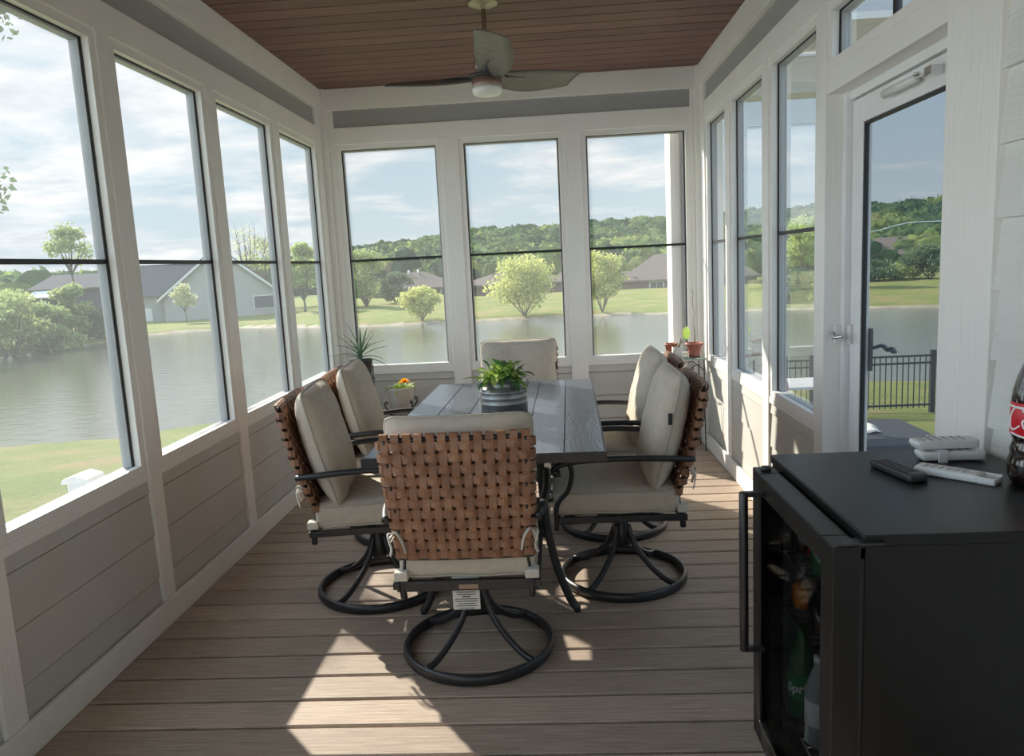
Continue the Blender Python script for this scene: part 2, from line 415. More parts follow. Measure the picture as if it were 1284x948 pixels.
def window(T, u0, u1, z0=ZR1, z1=ZH, bar=1.415, vert=None):
    WN[0] += 1
    m = MB(T); ring(m, u0, u1, z0, z1, .034, .006, .032); m.box(u0 + .03, u1 - .03, .004, .034, z0, z0 + .012)
    root = m.build('window_%d' % WN[0], M['trim'], kind='structure')
    m = MB(T); m.box(u0, u0 + .040, .032, .038, z0, z1); m.box(u1 - .040, u1, .032, .038, z0, z1); m.box(u0, u1, .0321, .038, z0, z0 + .030); m.box(u0, u1, .0321, .038, z1 - .038, z1); m.build('gasket', M['gasket'], root)
    m = MB(T); m.box(u0, u0 + .046, .038, .072, z0, z1); m.box(u1 - .046, u1, .038, .072, z0, z1); m.box(u0 + .046, u1 - .046, .038, .072, z0, z0 + .034); m.box(u0 + .046, u1 - .046, .038, .072, z1 - .046, z1); m.build('window_frame', M['alu'], root)
    m = MB(T)
    if vert: m.box(vert - .008, vert + .008, .040, .062, z0 + .05, z1 - .05)
    else: m.box(u0 + .04, u1 - .04, .036, .058, bar - .008, bar + .008)
    m.build('meeting_rail', M['gasket'], root)
    m = MB(T); m.add([(u0 + .045, .050, z0 + .033), (u1 - .045, .050, z0 + .033), (u1 - .045, .050, z1 - .045), (u0 + .045, .050, z1 - .045)], [(0, 1, 2, 3)])
    m.build('pane', M['film'], root)
    return root

# left wall
lp = [(-.15, .1, .0, H)]
yl = [-.907, -1.768, -2.629, -3.505, -4.38, -5.25]
for q in yl: lp.append((q - .09, q, .09, ZH + .01))
wl = wall('wall_left', TL, YR, .1, [(a, b, z0, z1) for a, b, z0, z1 in lp], YR)
MB().box(0, .018, YR, 0, 0.0, .098).build('baseboard_left', M['trimh'], kind='structure', bevel=.003)
edges = [-.15] + yl
for i in range(len(edges)):
    hi = edges[i] - (.09 if i else 0)
    lo = yl[i] if i < len(yl) else YR + .1
    window(TL, lo, hi)
# back wall
bp = [(-.1, .085, 0, H), (.828, .954, .0, ZH + .01), (1.684, 1.807, .0, ZH + .01), (2.555, W + .1, 0, H)]
wb = wall('wall_back', TB, -.1, W + .1, bp, -.1)
MB().box(0.02, W - .02, -.018, 0, 0, .098).build('baseboard_back', M['trimh'], kind='structure', bevel=.003)
for a, b in ((.085, .828), (.954, 1.684), (1.807, 2.555)): window(TB, a, b)
MB().box(0, .04, -.04, 0, .098, H).build('trim_1', M['trim'], kind='structure', bevel=.002)
MB().box(W - .035, W, -.035, 0, .098, H).build('trim_2', M['trim'], kind='structure', bevel=.002)
# right wall
DJ0, DJ1, DT = -3.32, -2.43, 1.90
rp = [(-.16, .1, 0, H), (-.865, -.755, .0, ZH + .01), (-1.665, -1.56, .0, ZH + .01), (-2.43, -2.33, 0, ZH + .01), (-3.565, -3.32, 0, H)]
wr = wall('wall_right', TR, -2.34, .1, rp, -3.56)
MB(TR).box(-3.4405, -3.4395, -.0046, .0, .0, 2.45).build('trim_3', M['trim'], kind='structure')
MB(TR).box(DJ0, DJ1, .001, .13, DT, 1.985).build('trim_4', M['trimh'], kind='structure', bevel=.003)
MB().box(W - .018, W, -2.43, 0, 0, .098).build('baseboard_right', M['trimh'], kind='structure', bevel=.003)
for a, b in ((-.755, -.16), (-1.56, -.865), (-2.33, -1.665)): window(TR, a, b)
window(TR, DJ0, DJ1, 1.985, ZH, vert=-2.90)
# house wall beside the door: wide lap siding
m = MB(TR); z = .031
while z < H:
    z1 = min(z + .169, H)
    m.prism([(.002, z), (.018, z1), (.10, z1), (.10, z)], YR, -3.56, axis=0); z = z1
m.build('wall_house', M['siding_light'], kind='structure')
TQ = Matrix(((-1, 0, 0, W), (0, -1, 0, YR), (0, 0, 1, 0), (0, 0, 0, 1)))
wall('wall_rear', TQ, -.1, W + .1, [(-.1, .085, 0, H), (.828, .954, .0, ZH + .01), (1.684, 1.807, .0, ZH + .01), (2.555, W + .1, 0, H)], -.1)
for a, b in ((.085, .828), (.954, 1.684), (1.807, 2.555)): window(TQ, a, b)  # unseen rear windows, added to let more light into the room

# screen door
dx = .085
m = MB(TR); m.box(DJ0, DJ0 + .035, dx - .022, .13, 0, DT); m.box(DJ1 - .035, DJ1, dx - .022, .13, 0, DT); m.box(DJ0 + .035, DJ1 - .035, dx - .01, .13, DT - .03, DT)
door = m.build('door_1', M['vinyl'], kind='structure')
m = MB(TR); a, b = DJ0 + .037, DJ1 - .037
m.box(a, a + .095, dx, dx + .035, .02, DT - .035); m.box(b - .095, b, dx, dx + .035, .02, DT - .035)
m.box(a + .095, b - .095, dx, dx + .035, DT - .125, DT - .035); m.box(a + .095, b - .095, dx, dx + .035, .02, .26)
leafd = m.build('door_leaf', M['vinyl'], door, bevel=.004)
m = MB(TR); ring(m, a + .095, b - .095, .26, DT - .125, .010, dx + .004, dx + .02); m.build('screen_gasket', M['gasket'], leafd)
m = MB(TR); u0, u1 = a + .104, b - .104
m.add([(u0, dx + .015, .27), (u1, dx + .015, .27), (u1, dx + .015, DT - .135), (u0, dx + .015, DT - .135)], [(0, 1, 2, 3)]); m.build('screen', M['screen'], leafd)
# closer tube with bracket
m = MB(TR); m.tube([(-2.80, .058, 1.822), (-3.02, .058, 1.822)], .014, seg=12); m.tube([(-2.79, .058, 1.822), (-2.80, .058, 1.822)], .009, seg=8)
m.tube([(-3.02, .058, 1.822), (-3.10, .056, 1.822)], .004, seg=8)
m.build('door_closer', M['white_plastic'], door)
m = MB(TR); m.box(-3.13, -3.09, .048, dx, 1.81, 1.835); m.lathe([(.009, 0), (.009, .006)], (-3.025, .058, 1.831), 10); m.build('closer_bracket', M['chrome'], door)
# latch
m = MB(TR); m.box(-2.452, -2.430, .035, dx, .965, 1.035); m.box(-2.50, -2.472, dx - .012, dx, .965, 1.04); m.build('latch_plate', M['white_plastic'], door, bevel=.003)
m = MB(TR); m.tube(spline([(-2.44, .030, 1.005), (-2.46, .022, .998), (-2.49, .024, .992), (-2.51, .045, 1.0)], 5), .007, seg=8); m.build('latch_lever', M['chrome'], door)
m = MB(TR); m.tube(spline([(-2.565, dx + .05, .955), (-2.585, dx + .075, .965), (-2.62, dx + .08, .952), (-2.65, dx + .08, .962), (-2.672, dx + .08, .95)], 6), .011, .007, seg=8); m.box(-2.575, -2.55, dx + .035, dx + .045, .87, 1.03)
m.build('outside_handle', M['black'], door)

# ------------------------------------------------------------------ chairs
def superbox(n, hx, hy, hz, r, f):
    """box grid with rounded edges; f(p) moves each point"""
    vs = []; idx = {}; fs = []
    def vert(i, j, k):
        key = (i, j, k)
        if key not in idx:
            p = Vector(((2 * i / n[0] - 1) * hx, (2 * j / n[1] - 1) * hy, (2 * k / n[2] - 1) * hz))
            q = Vector((max(-hx + r, min(hx - r, p.x)), max(-hy + r, min(hy - r, p.y)), max(-hz + r, min(hz - r, p.z))))
            d = p - q
            if d.length > 1e-9: p = q + d.normalized() * r
            idx[key] = len(vs); vs.append(f(p))
        return idx[key]
    a, b, c = n
    for i in range(a):
        for j in range(b):
            fs.append([vert(i, j, 0), vert(i, j + 1, 0), vert(i + 1, j + 1, 0), vert(i + 1, j, 0)])
            fs.append([vert(i, j, c), vert(i + 1, j, c), vert(i + 1, j + 1, c), vert(i, j + 1, c)])
    for i in range(a):
        for k in range(c):
            fs.append([vert(i, 0, k), vert(i + 1, 0, k), vert(i + 1, 0, k + 1), vert(i, 0, k + 1)])
            fs.append([vert(i, b, k), vert(i, b, k + 1), vert(i + 1, b, k + 1), vert(i + 1, b, k)])
    for j in range(b):
        for k in range(c):
            fs.append([vert(0, j, k), vert(0, j, k + 1), vert(0, j + 1, k + 1), vert(0, j + 1, k)])
            fs.append([vert(a, j, k), vert(a, j + 1, k), vert(a, j + 1, k + 1), vert(a, j, k + 1)])
    return vs, fs

BW = .237                                # half width of the woven back at mid height
def back_pt(x, s, d=0):
    """point on the woven back: s 0..1 from bottom to top, d outwards to the rear; local chair axes, seat faces +Y"""
    z = .415 + .415 * s
    y = -.205 - .108 * s - .012 * math.sin(PI * s) - .012 * (1 - (x / .25) ** 2) - d
    return Vector((x * (1 + .075 * (s - .3)), y, z))
def make_chair():
    root = empty('swivel_chair')
    fm = M['frame_black']
    # ring base and curved spokes
    RR = .255
    ringp = [(RR * math.cos(t), RR * math.sin(t), .020) for t in [2 * PI * k / 48 for k in range(48)]]
    MB().tube(ringp, .012, .020, seg=8, closed=True).build('base_ring', fm, root)
    for k in range(4):
        a = PI / 4 + k * PI / 2 + .12
        c, s_ = math.cos(a), math.sin(a)
        pr = [(RR, .028), (RR * .8, .038), (.14, .075), (.075, .135), (.04, .205), (.03, .235)]
        MB().tube(spline([(r * c, r * s_, z) for r, z in pr], 5), .011, .013, seg=8).build('spoke', fm, root)
    MB().lathe([(.030, .14), (.034, .15), (.034, .235), (.026, .245), (.026, .30), (.05, .305), (.05, .315)], seg=20).build('swivel_column', fm, root)
    MB().box(-.09, .09, -.10, .10, .300, .322).lathe([(.022, 0), (.026, .02), (.012, .045)], (-.05, .03, .26), 12).build('tilt_mechanism', fm, root, bevel=.004)
    # seat frame: rails
    m = MB()
    for sx in (-1, 1):
        m.box(sx * .245 - .011, sx * .245 + .011, -.235, .265, .322, .346)
    m.box(-.245, .245, .255, .277, .318, .346); m.box(-.245, .245, -.228, -.206, .312, .346); m.box(-.245, .245, -.02, .02, .322, .334)
    m.build('seat_frame', fm, root, bevel=.003)
    # back frame: posts, top rail
    m = MB()
    for sx in (-1, 1):
        pts = [(sx * .222, -.222, .288), (sx * .226, -.218, .34)] + [tuple(back_pt(sx * (BW - .019), t)) for t in (0, .2, .4, .6, .8, 1)]
        m.tube(spline(pts, 4), .012, .012, seg=8, up=(0, 1, 0), taper=lambda t: 1 if t < .2 else .5)
    m.tube([back_pt(-BW + .01 + 2 * (BW - .01) * t / 12, 1.0, -.006) for t in range(13)], .008, seg=8)
    m.tube([back_pt(-BW + 2 * BW * t / 12, .02, 0) for t in range(13)], .010, seg=8)
    m.build('back_frame', fm, root)
    # woven straps, over and under
    m = MB(); NV, NH = 13, 11; LAY = (0, -.024)
    pv = 2 * BW / NV; ph = 1 / NH; th = .0022; amp = .0058
    for lay in LAY:
        for i in range(NV):
            x = -BW + pv * (i + .5); hw = pv * .345; rows = []
            ns = NH * 4
            for q in range(ns + 1):
                s_ = .02 + .98 * q / ns
                ofs = amp * math.sin(PI * (s_ / ph + i + .5) ) * 1.0
                rows.append((s_, ofs))
            # wrap over the top rail and down the front
            vs = []; fs = []
            for (s_, ofs) in rows:
                for sx in (-1, 1):
                    vs.append(back_pt(x + sx * hw, s_, ofs + .006 + th + lay)); 
            tops = [(.019, .010), (.021, 0), (.017, -.012), (0, -.018), (-.03, -.016)]
            for dz, dd in (tops if lay == 0 else []):
                for sx in (-1, 1):
                    p = back_pt(x + sx * hw, 1, dd); p.z += dz; vs.append(p)
            n = len(vs) // 2
            # lower layer for thickness
            vs2 = []
            for q in range(n):
                for e in (0, 1):
                    p = vs[q * 2 + e].copy(); p.y += th * 1.2 if q < len(rows) else 0; p.z -= 0 if q < len(rows) else th
                    vs2.append(p)
            A = vs + vs2; o = len(vs)
            for q in range(n - 1):
                a, b, c, d = 2 * q, 2 * q + 1, 2 * q + 3, 2 * q + 2
                fs += [(a, b, c, d), (o + d, o + c, o + b, o + a), (a, d, o + d, o + a), (b, o + b, o + c, c)]
            fs += [(0, o, o + 1, 1), (2 * n - 2, 2 * n - 1, o + 2 * n - 1, o + 2 * n - 2)]
            m.add(A, fs, False)
        for j in range(NH):
            s0 = (j + .5) * ph; hh = .415 * ph * .335; vs = []; n = 0
            L = []
            for q in range(NV * 4 + 1):
                x = -BW + 2 * BW * q / (NV * 4)
                ofs = -amp * math.sin(PI * ((x + BW) / pv + j )) * 1.0
                L.append((x, ofs + .006 + th))
            L = ([(-BW + .004, -.020), (-BW - .008, -.018), (-BW - .013, -.006)] + L + [(BW + .013, -.006), (BW + .008, -.018), (BW - .004, -.020)]) if lay == 0 else [(x, o_ + lay) for x, o_ in L]
            for x, ofs in L:
                for e in (-1, 1):
                    p = back_pt(x, s0, ofs); p.z += e * hh; vs.append(p)
            n = len(L); A = vs + [p + Vector((0, th * 1.2, 0)) for p in vs]; o = len(vs); fs = []
            for q in range(n - 1):
                a, b, c, d = 2 * q, 2 * q + 1, 2 * q + 3, 2 * q + 2
                fs += [(a, d, c, b), (o + a, o + b, o + c, o + d), (a, o + a, o + d, d), (b, c, o + c, o + b)]
            m.add(A, fs, False)
    m.build('woven_back', M['strap'], root)
    # arms
    for sx in (-1, 1):
        m = MB()
        m.tube(spline([(sx * .255, -.262, .565), (sx * .272, -.18, .573), (sx * .285, -.02, .584), (sx * .285, .14, .582), (sx * .28, .235, .570), (sx * .275, .275, .548), (sx * .27, .268, .530), (sx * .268, .25, .532)], 6), .0165, .012, seg=8)
        m.tube(spline([(sx * .280, .215, .575), (sx * .275, .205, .53), (sx * .268, .222, .46), (sx * .262, .266, .40), (sx * .260, .272, .30)], 6), .0095, .0095, seg=8)
        m.build('armrest', fm, root)
    # seat cushion, boxed with piping
    def fseat(p):
        u, v = p.x / .238, p.y / .245
        bul = (1 - min(1, abs(u)) ** 4) * (1 - min(1, abs(v)) ** 4)
        z = p.z + (.016 * bul if p.z > 0 else 0)
        w = .004 * noise.noise(Vector((p.x * 9, p.y * 9, p.z * 6)))
        x = p.x * (1 + .0 * v); y = p.y
        return Vector((x + w, y + .034, z + .398 + w))
    vs, fs = superbox((22, 22, 6), .238, .245, .048, .018, fseat)
    sc = MB().add(vs, fs, True).build('seat_cushion', M['cushion'], root)
    m = MB()
    for zz in (.0445, -.0445):
        ed = []
        for t in range(64):
            a = 2 * PI * t / 64; c, s_ = math.cos(a), math.sin(a)
            k = (abs(c) ** 14 + abs(s_) ** 14) ** (-1 / 14)
            ed.append(fseat(Vector((c * k * .2375, s_ * k * .2445, zz * .93))))
        m.tube(ed, .0042, seg=6, closed=True)
    m.build('piping', M['piping'], sc)
    # back cushion: soft pillow leaning on the weave
    def place(u, v, t):
        # u,v in -1..1, t thickness offset along normal (towards +Y)
        s_ = v * .5 + .5
        cx = u * .242 * (1 + .04 * s_)
        z = .43 + .455 * s_
        y = -.190 - .112 * s_ - .006 * math.sin(PI * s_) - .012 * (1 - u * u)
        return Vector((cx, y + .018 + t + .062, z + t * .2))
    n = 26; vs = []; fs = []
    def prof(u, v, side):
        e = (1 - abs(u) ** 3.2) ** .48 * (1 - abs(v) ** 3.2) ** .48 if abs(u) < 1 and abs(v) < 1 else 0
        wr = noise.noise(Vector((u * 3, v * 3, side * 4))) * .010 + noise.noise(Vector((u * 11, v * 5, side * 9 + 3))) * .010 * (abs(v) ** 2 + .2)
        crease = -.016 * math.exp(-((u - .15) ** 2) / .03) * math.exp(-((v - .35) ** 2) / .12) if side > 0 else 0
        return side * (.068 * e) + (wr + crease) * e * (1 if side > 0 else .4)
    def edge(u, v):
        # corners stay pointed, sides pull in and pucker
        k = 1 - .02 * (1 - abs(v) ** 2) * (abs(u) ** 8) - .045 * abs(v) ** 14; k2 = 1 - .02 * (1 - abs(u) ** 2) * (abs(v) ** 8) - .04 * abs(u) ** 14 + .012 * abs(v) ** 6 * noise.noise(Vector((u * 12, v, 1)))
        return u * k, v * k2
    for side in (1, -1):
        o = len(vs)
        for i in range(n + 1):
            for j in range(n + 1):
                u, v = 2 * i / n - 1, 2 * j / n - 1
                u, v = math.sin(u * PI / 2), math.sin(v * PI / 2)
                uu, vv = edge(u, v)
                vs.append(place(uu, vv, prof(u, v, side)))
        for i in range(n):
            for j in range(n):
                a = o + i * (n + 1) + j; q = (a, a + n + 1, a + n + 2, a + 1)
                fs.append(q if side < 0 else q[::-1])
    bc = MB().add(vs, fs, True).build('back_cushion', M['cushion'], root)
    ed = []
    N4 = 22
    for (u0, v0, u1, v1) in ((-1, -1, 1, -1), (1, -1, 1, 1), (1, 1, -1, 1), (-1, 1, -1, -1)):
        for t in range(N4):
            u = u0 + (u1 - u0) * t / N4; v = v0 + (v1 - v0) * t / N4; uu, vv = edge(u, v); ed.append(place(uu, vv, 0))
    MB().tube(ed, .005, seg=6, closed=True).build('piping', M['piping'], bc)
    p = place(-.99, .28, 0)
    MB().box(p.x - .004, p.x + .003, p.y + .004, p.y + .018, p.z - .022, p.z + .022).build('cloth_tab', M['cushion_mark'], bc)
    # ties: cream bands round the posts and loose ends
    for sx in (-1, 1):
        MB().box(sx * .226 - .024, sx * .226 + .024, -.240, -.198, .352, .382).build('cushion_band', M['tie'], root, bevel=.004)
        b = back_pt(sx * BW, .22, .012); m = MB()
        m.tube(spline([b + Vector((0, .01, .012)), b + Vector((-sx * .012, -.018, .02)), b + Vector((-sx * .03, -.022, -.005)), b + Vector((-sx * .04, -.012, -.05))], 6), .006, .0016, seg=6)
        m.tube(spline([b + Vector((0, .0, .01)), b + Vector((sx * .014, -.016, -.005)), b + Vector((sx * .008, -.016, -.035)), b + Vector((sx * .016, -.008, -.06))], 6), .006, .0016, seg=6)
        m.tube(spline([b + Vector((0, 0, .01)), b + Vector((sx * .018, -.012, .012)), b + Vector((sx * .01, -.02, -.012)), b + Vector((0, 0, 0))], 6), .005, .0016, seg=6)
        m.build('cushion_tie', M['tie'], root)
    for ch in root.children:
        if ch.name.split('.')[0] in ('base_ring', 'spoke', 'swivel_column', 'tilt_mechanism'): continue
        for o in [ch] + list(ch.children):
            for v in o.data.vertices: v.co.x *= .925
    return root
chair = make_chair()
G = None
spots = [
    (1.255, -2.95, 0, 'brown strap-back swivel chair nearest the camera, back turned, paper tag under its seat'),
    (1.815, -2.375, PI / 2, 'swivel armchair on the fridge side of the table, nearer the fridge, seen side-on'),
    (1.83, -1.73, PI / 2, 'swivel armchair on the fridge side of the table, beside the plant stand, half hidden'),
    (1.345, -1.12, PI, 'swivel armchair at the far table end, facing the camera, under the back windows'),
    (.79, -2.42, -PI / 2 + .12, 'swivel armchair on the pond side of the table, front one, its ring base in view'),
    (.765, -1.73, -PI / 2 + .06, 'swivel armchair on the pond side of the table, in front of the spiky plant'),
]
chairs = []
for i, (x, y, rz, lab) in enumerate(spots):
    c = chair if i == 0 else copy_tree(chair)
    c.location = (x, y, 0); c.rotation_euler = (0, 0, rz); tag(c, lab, 'chair', 'swivel armchairs round the dining table'); chairs.append(c)
# paper tag and name plate only on the nearest chair
m = MB(); m.box(-.052, .036, -.2040, -.2030, .238, .360)
tg = m.build('care_label', M['paper'], chairs[0])
m = MB()
for k in range(9):
    if k == 3: continue
    z = .305 - k * .0078; w = (.036, .032, .03, 0, .038, .037, .028, .034, .025)[k]
    m.box(-w - .008, w - .008, -.2050, -.2042, z - .0011, z + .0011)
text_mesh(m, 'TAG NO.', .011, lambda v: (v.x, -.2318 - v.z, .2727 + v.y)) if False else m.box(-.022, .006, -.2050, -.2042, .2795, .2835)
m.build('printed_lines', M['ink'], tg)
m = MB(); m.box(-.026, .036, -.2315, -.2285, .319, .335); m.build('name_plate', M['plate'], chairs[0], bevel=.003)

# ------------------------------------------------------------------ table
tb = tag(empty('dining_table', (1.323, -2.165, 0), R(-1.3)), 'dark grey wood-grain rectangular dining table on curved black legs', 'table')
TWd, TLn, TZ = .415, .80, .70
m = MB(); nb = 6; bw = 2 * TWd / nb
for k in range(nb):
    m.cur = k / nb + .03; x0 = -TWd + k * bw
    a, b = x0 + .0012, x0 + bw - .0012
    m.prism([(a, TZ - .03), (b, TZ - .03), (b, TZ - .002), (b - .002, TZ), (a + .002, TZ), (a, TZ - .002)], -TLn, TLn, axis=1)
m.build('tabletop', M['tabletop'], tb)
m = MB(); ring(m, -TWd, TWd, 0, 1, .03, 0, 1) if False else None
m = MB()
m.box(-TWd - .002, TWd + .002, -TLn - .004, -TLn, TZ - .034, TZ - .002); m.box(-TWd - .002, TWd + .002, TLn, TLn + .004, TZ - .034, TZ - .002)
m.box(-TWd - .004, -TWd, -TLn - .004, TLn + .004, TZ - .034, TZ - .002); m.box(TWd, TWd + .004, -TLn - .004, TLn + .004, TZ - .034, TZ - .002)
m.box(-TWd, TWd, -TLn, TLn, TZ - .034, TZ - .0305)
m.build('table_edge', M['frame_black'], tb)
for sy in (-1, 1):
    for sx in (-1, 1):
        pts = spline([(sx * .178, sy * .50, .655), (sx * .180, sy * .50, .60), (sx * .184, sy * .50, .50), (sx * .195, sy * .505, .35), (sx * .225, sy * .51, .19), (sx * .27, sy * .515, .06), (sx * .30, sy * .52, .012)], 6)
        lg = MB().tube(pts, .016, .022, seg=8, up=(0, 1, 0)).build('leg', M['frame_black'], tb)
        MB().lathe([(.012, 0), (.012, .014)], (sx * .30, sy * .52, 0), 12).build('foot_glide', M['black_plastic'], lg)
m = MB()
for sy in (-1, 1): m.box(-.20, .20, sy * .50 - .018, sy * .50 + .018, .33, .36); m.box(-.3, .3, sy * .50 - .02, sy * .50 + .02, .636, .656)
m.box(-.015, .015, -.5, .5, .335, .355)
m.build('stretcher', M['frame_black'], tb)

# ------------------------------------------------------------------ plants
def leaf_blade(m, base, d, length, width, droop=.3, curl=0, seg=6, fold=.15):
    """leaf as a tapering, drooping two-sided blade with thickness from a midrib fold"""
    d = Vector(d).normalized(); side = d.cross(Vector((0, 0, 1)))
    if side.length < .05: side = Vector((1, 0, 0))
    side.normalize(); p = Vector(base); L = []; R_ = []; C_ = []
    for i in range(seg + 1):
        t = i / seg
        w = width * math.sin(PI * min(1, (t * .9 + .1)) ** .8) if t < 1 else 0
        up = side.cross(d).normalized()
        C_.append(p.copy()); L.append(p + side * w * .5 + up * w * fold); R_.append(p - side * w * .5 + up * w * fold)
        d = (d + Vector((0, 0, -droop / seg)) + side * curl / seg).normalized(); p = p + d * (length / seg)
    vs = C_ + L + R_; n = seg + 1; fs = []
    for i in range(seg):
        fs.append((i, i + 1, n + i + 1, n + i)); fs.append((i, 2 * n + i, 2 * n + i + 1, i + 1))
    m.add(vs, fs, True)
def oval_leaf(m, base, d, length, width, up=(0, 0, 1)):
    leaf_blade(m, base, d, length, width, .35, 0, 7, .1)

# milk-can planter on the table
mc = tag(empty('metal_planter', (1.338, -2.25, TZ)), 'round ribbed galvanised metal planter full of leafy greens on the table', 'planter')
m = MB(); m.lathe([(.098, 0), (.102, .004), (.102, .05), (.104, .053), (.102, .056), (.102, .075), (.104, .078), (.102, .081), (.102, .10), (.104, .103), (.102, .106), (.086, .122), (.082, .128), (.082, .145), (.090, .152), (.088, .155), (.080, .150), (.078, .12), (.095, .10), (.095, .02), (.0, .02)], seg=40, caps=False)
m.lathe([(.098, 0), (.0, 0)], seg=40, caps=False)
pot = m.build('can_body', M['galv'], mc)
for a in (PI * 1.12, -.12):
    c, s_ = math.cos(a), math.sin(a)
    pts = spline([(c * .098 + -s_ * .022, s_ * .098 + c * .022, .108), (c * .108 - s_ * .02, s_ * .108 + c * .02, .135), (c * .106, s_ * .106, .142), (c * .108 + s_ * .02, s_ * .108 - c * .02, .135), (c * .098 + s_ * .022, s_ * .098 - c * .022, .108)], 5)
    MB().tube(pts, .011, .003, seg=6).build('handle', M['galv'], mc)
MB().lathe([(.077, .135), (.0, .14)], seg=24, caps=False).build('soil', M['soil'], mc)
m = MB(); m2 = MB()
rr = random.Random(3)
for k in range(120):
    a = rr.uniform(0, 2 * PI); r0 = rr.uniform(0, .06); el = rr.uniform(.05, 1.3)
    b = Vector((r0 * math.cos(a), r0 * math.sin(a), .14 + rr.uniform(0, .035)))
    d = Vector((math.cos(a) * math.cos(el), math.sin(a) * math.cos(el), math.sin(el)))
    st = b + d * rr.uniform(.01, .045)
    tgt = m if k % 3 else m2
    tgt.tube([b, st], .0012, seg=4)
    leaf_blade(tgt, st, d + Vector((0, 0, -.2)), rr.uniform(.035, .07), rr.uniform(.022, .038), rr.uniform(.5, 1.4), rr.uniform(-.5, .5))
leaf_blade(m, (-.07, -.02, .16), (-1, -.2, .18), .11, .028, .3)
leaf_blade(m, (.06, -.05, .15), (1, -.5, -.2), .07, .03, 1.2); leaf_blade(m2, (.05, -.06, .15), (.5, -1, -.1), .07, .03, 1.6)
m.build('foliage', M['leaf'], mc); m2.build('dark_leaves', M['leaf_dark'], mc)
m = MB(); m.tube(spline([(.05, -.02, .15), (.068, -.03, .19), (.07, -.03, .225)], 4), .0012, seg=5)
for k in range(6):
    a = k * PI / 3; leaf_blade(m, (.07, -.03, .225), (math.cos(a), math.sin(a), .2), .016, .006, .3)
m.build('sprig', M['leaf_dark'], mc)

# iron stand with cream pot and orange flower (left corner)
st = tag(empty('plant_stand', (.485, -.29, 0)), 'low black iron plant stand with scrolled hooks in the left corner', 'plant stand')
m = MB()
for k in range(4):
    a = PI / 4 + k * PI / 2; c, s_ = math.cos(a), math.sin(a)
    m.tube(spline([(c * .11, s_ * .11, 0), (c * .10, s_ * .10, .2), (c * .085, s_ * .085, .35), (c * .098, s_ * .098, .375), (c * .125, s_ * .125, .40), (c * .135, s_ * .135, .43), (c * .120, s_ * .120, .445), (c * .112, s_ * .112, .425)], 5), .005, seg=6)
m.build('scroll_legs', M['black'], st)
m = MB()
def rg(z, r): return MB().tube([(r * math.cos(2 * PI * k / 24), r * math.sin(2 * PI * k / 24), z) for k in range(24)], .005, seg=6, closed=True)
rg(.12, .10).build('ring', M['black'], st); m = rg(.345, .088)
m.box(-.088, .088, -.004, .004, .341, .349); m.box(-.004, .004, -.088, .088, .341, .349)
m.build('ring', M['black'], st)
fp = tag(empty('flower_pot', (.485, -.29, .350)), 'cream round pot with one orange flower on the low iron stand', 'potted plant')
MB().lathe([(.068, 0), (.072, .004), (.092, .17), (.095, .182), (.088, .182), (.084, .165), (.0, .160)], seg=32).build('pot', M['ceramic'], fp)
m = MB(); rr = random.Random(5)
for k in range(46):
    a = rr.uniform(0, 2 * PI); el = rr.uniform(.0, 1.0)
    leaf_blade(m, (.05 * math.cos(a), .05 * math.sin(a), .165), (math.cos(a) * math.cos(el), math.sin(a) * math.cos(el), math.sin(el) + .15), rr.uniform(.05, .095), rr.uniform(.012, .026), rr.uniform(.6, 1.5), rr.uniform(-.8, .8))
m.build('foliage', M['leaf'], fp)
m = MB(); m.tube([(.03, -.01, .165), (.035, -.02, .215)], .002, seg=5); m.build('stem', M['leaf_dark'], fp)
m = MB()
for lay in range(4):
    for k in range(11):
        a = 2 * PI * k / 11 + lay * .3; e = .1 + lay * .35
        leaf_blade(m, (.035, -.02, .215), (math.cos(a) * math.cos(e), math.sin(a) * math.cos(e), math.sin(e)), .048 - lay * .005, .018, .1)
m.build('flower', M['petal'], fp)

# tall stand with spiky plant (behind the far left chair)
st = tag(empty('tall_plant_stand', (.235, -.33, 0)), 'tall black iron stand lifting the spiky plant in the left corner', 'plant stand')
m = MB()
for k in range(4):
    a = PI / 4 + k * PI / 2; c, s_ = math.cos(a), math.sin(a)
    m.tube(spline([(c * .12, s_ * .12, 0), (c * .10, s_ * .10, .3), (c * .085, s_ * .085, .58), (c * .09, s_ * .09, .69)], 5), .005, seg=6)
m.build('leg_wires', M['black'], st)
m = MB()
rg(.15, .113).build('ring', M['black'], st); m = rg(.60, .087)
m.box(-.087, .087, -.004, .004, .596, .604); m.box(-.004, .004, -.087, .087, .596, .604)
m.build('ring', M['black'], st)
sp = tag(empty('spiky_plant', (.235, -.33, .605)), 'spiky narrow-leaved plant in a dark pot behind the pond-side chairs', 'potted plant')
MB().lathe([(.055, 0), (.060, .004), (.076, .12), (.080, .13), (.074, .13), (.07, .12), (0, .115)], seg=28).build('pot', M['black_plastic'], sp)
m = MB(); rr = random.Random(11)
m.tube([(0, 0, .11), (.005, 0, .18)], .008, seg=6)
for k in range(22):
    a = 2.399 * k; el = .15 + 1.2 * (k / 22) + rr.uniform(-.1, .1)
    leaf_blade(m, (.004 * math.cos(a), .004 * math.sin(a), .14 + .0018 * k), (math.cos(a) * math.cos(el), math.sin(a) * math.cos(el), math.sin(el)), rr.uniform(.19, .27), .016, rr.uniform(.3, 1.1), rr.uniform(-.3, .3), 8, .25)
m.build('leaves', M['spider'], sp)

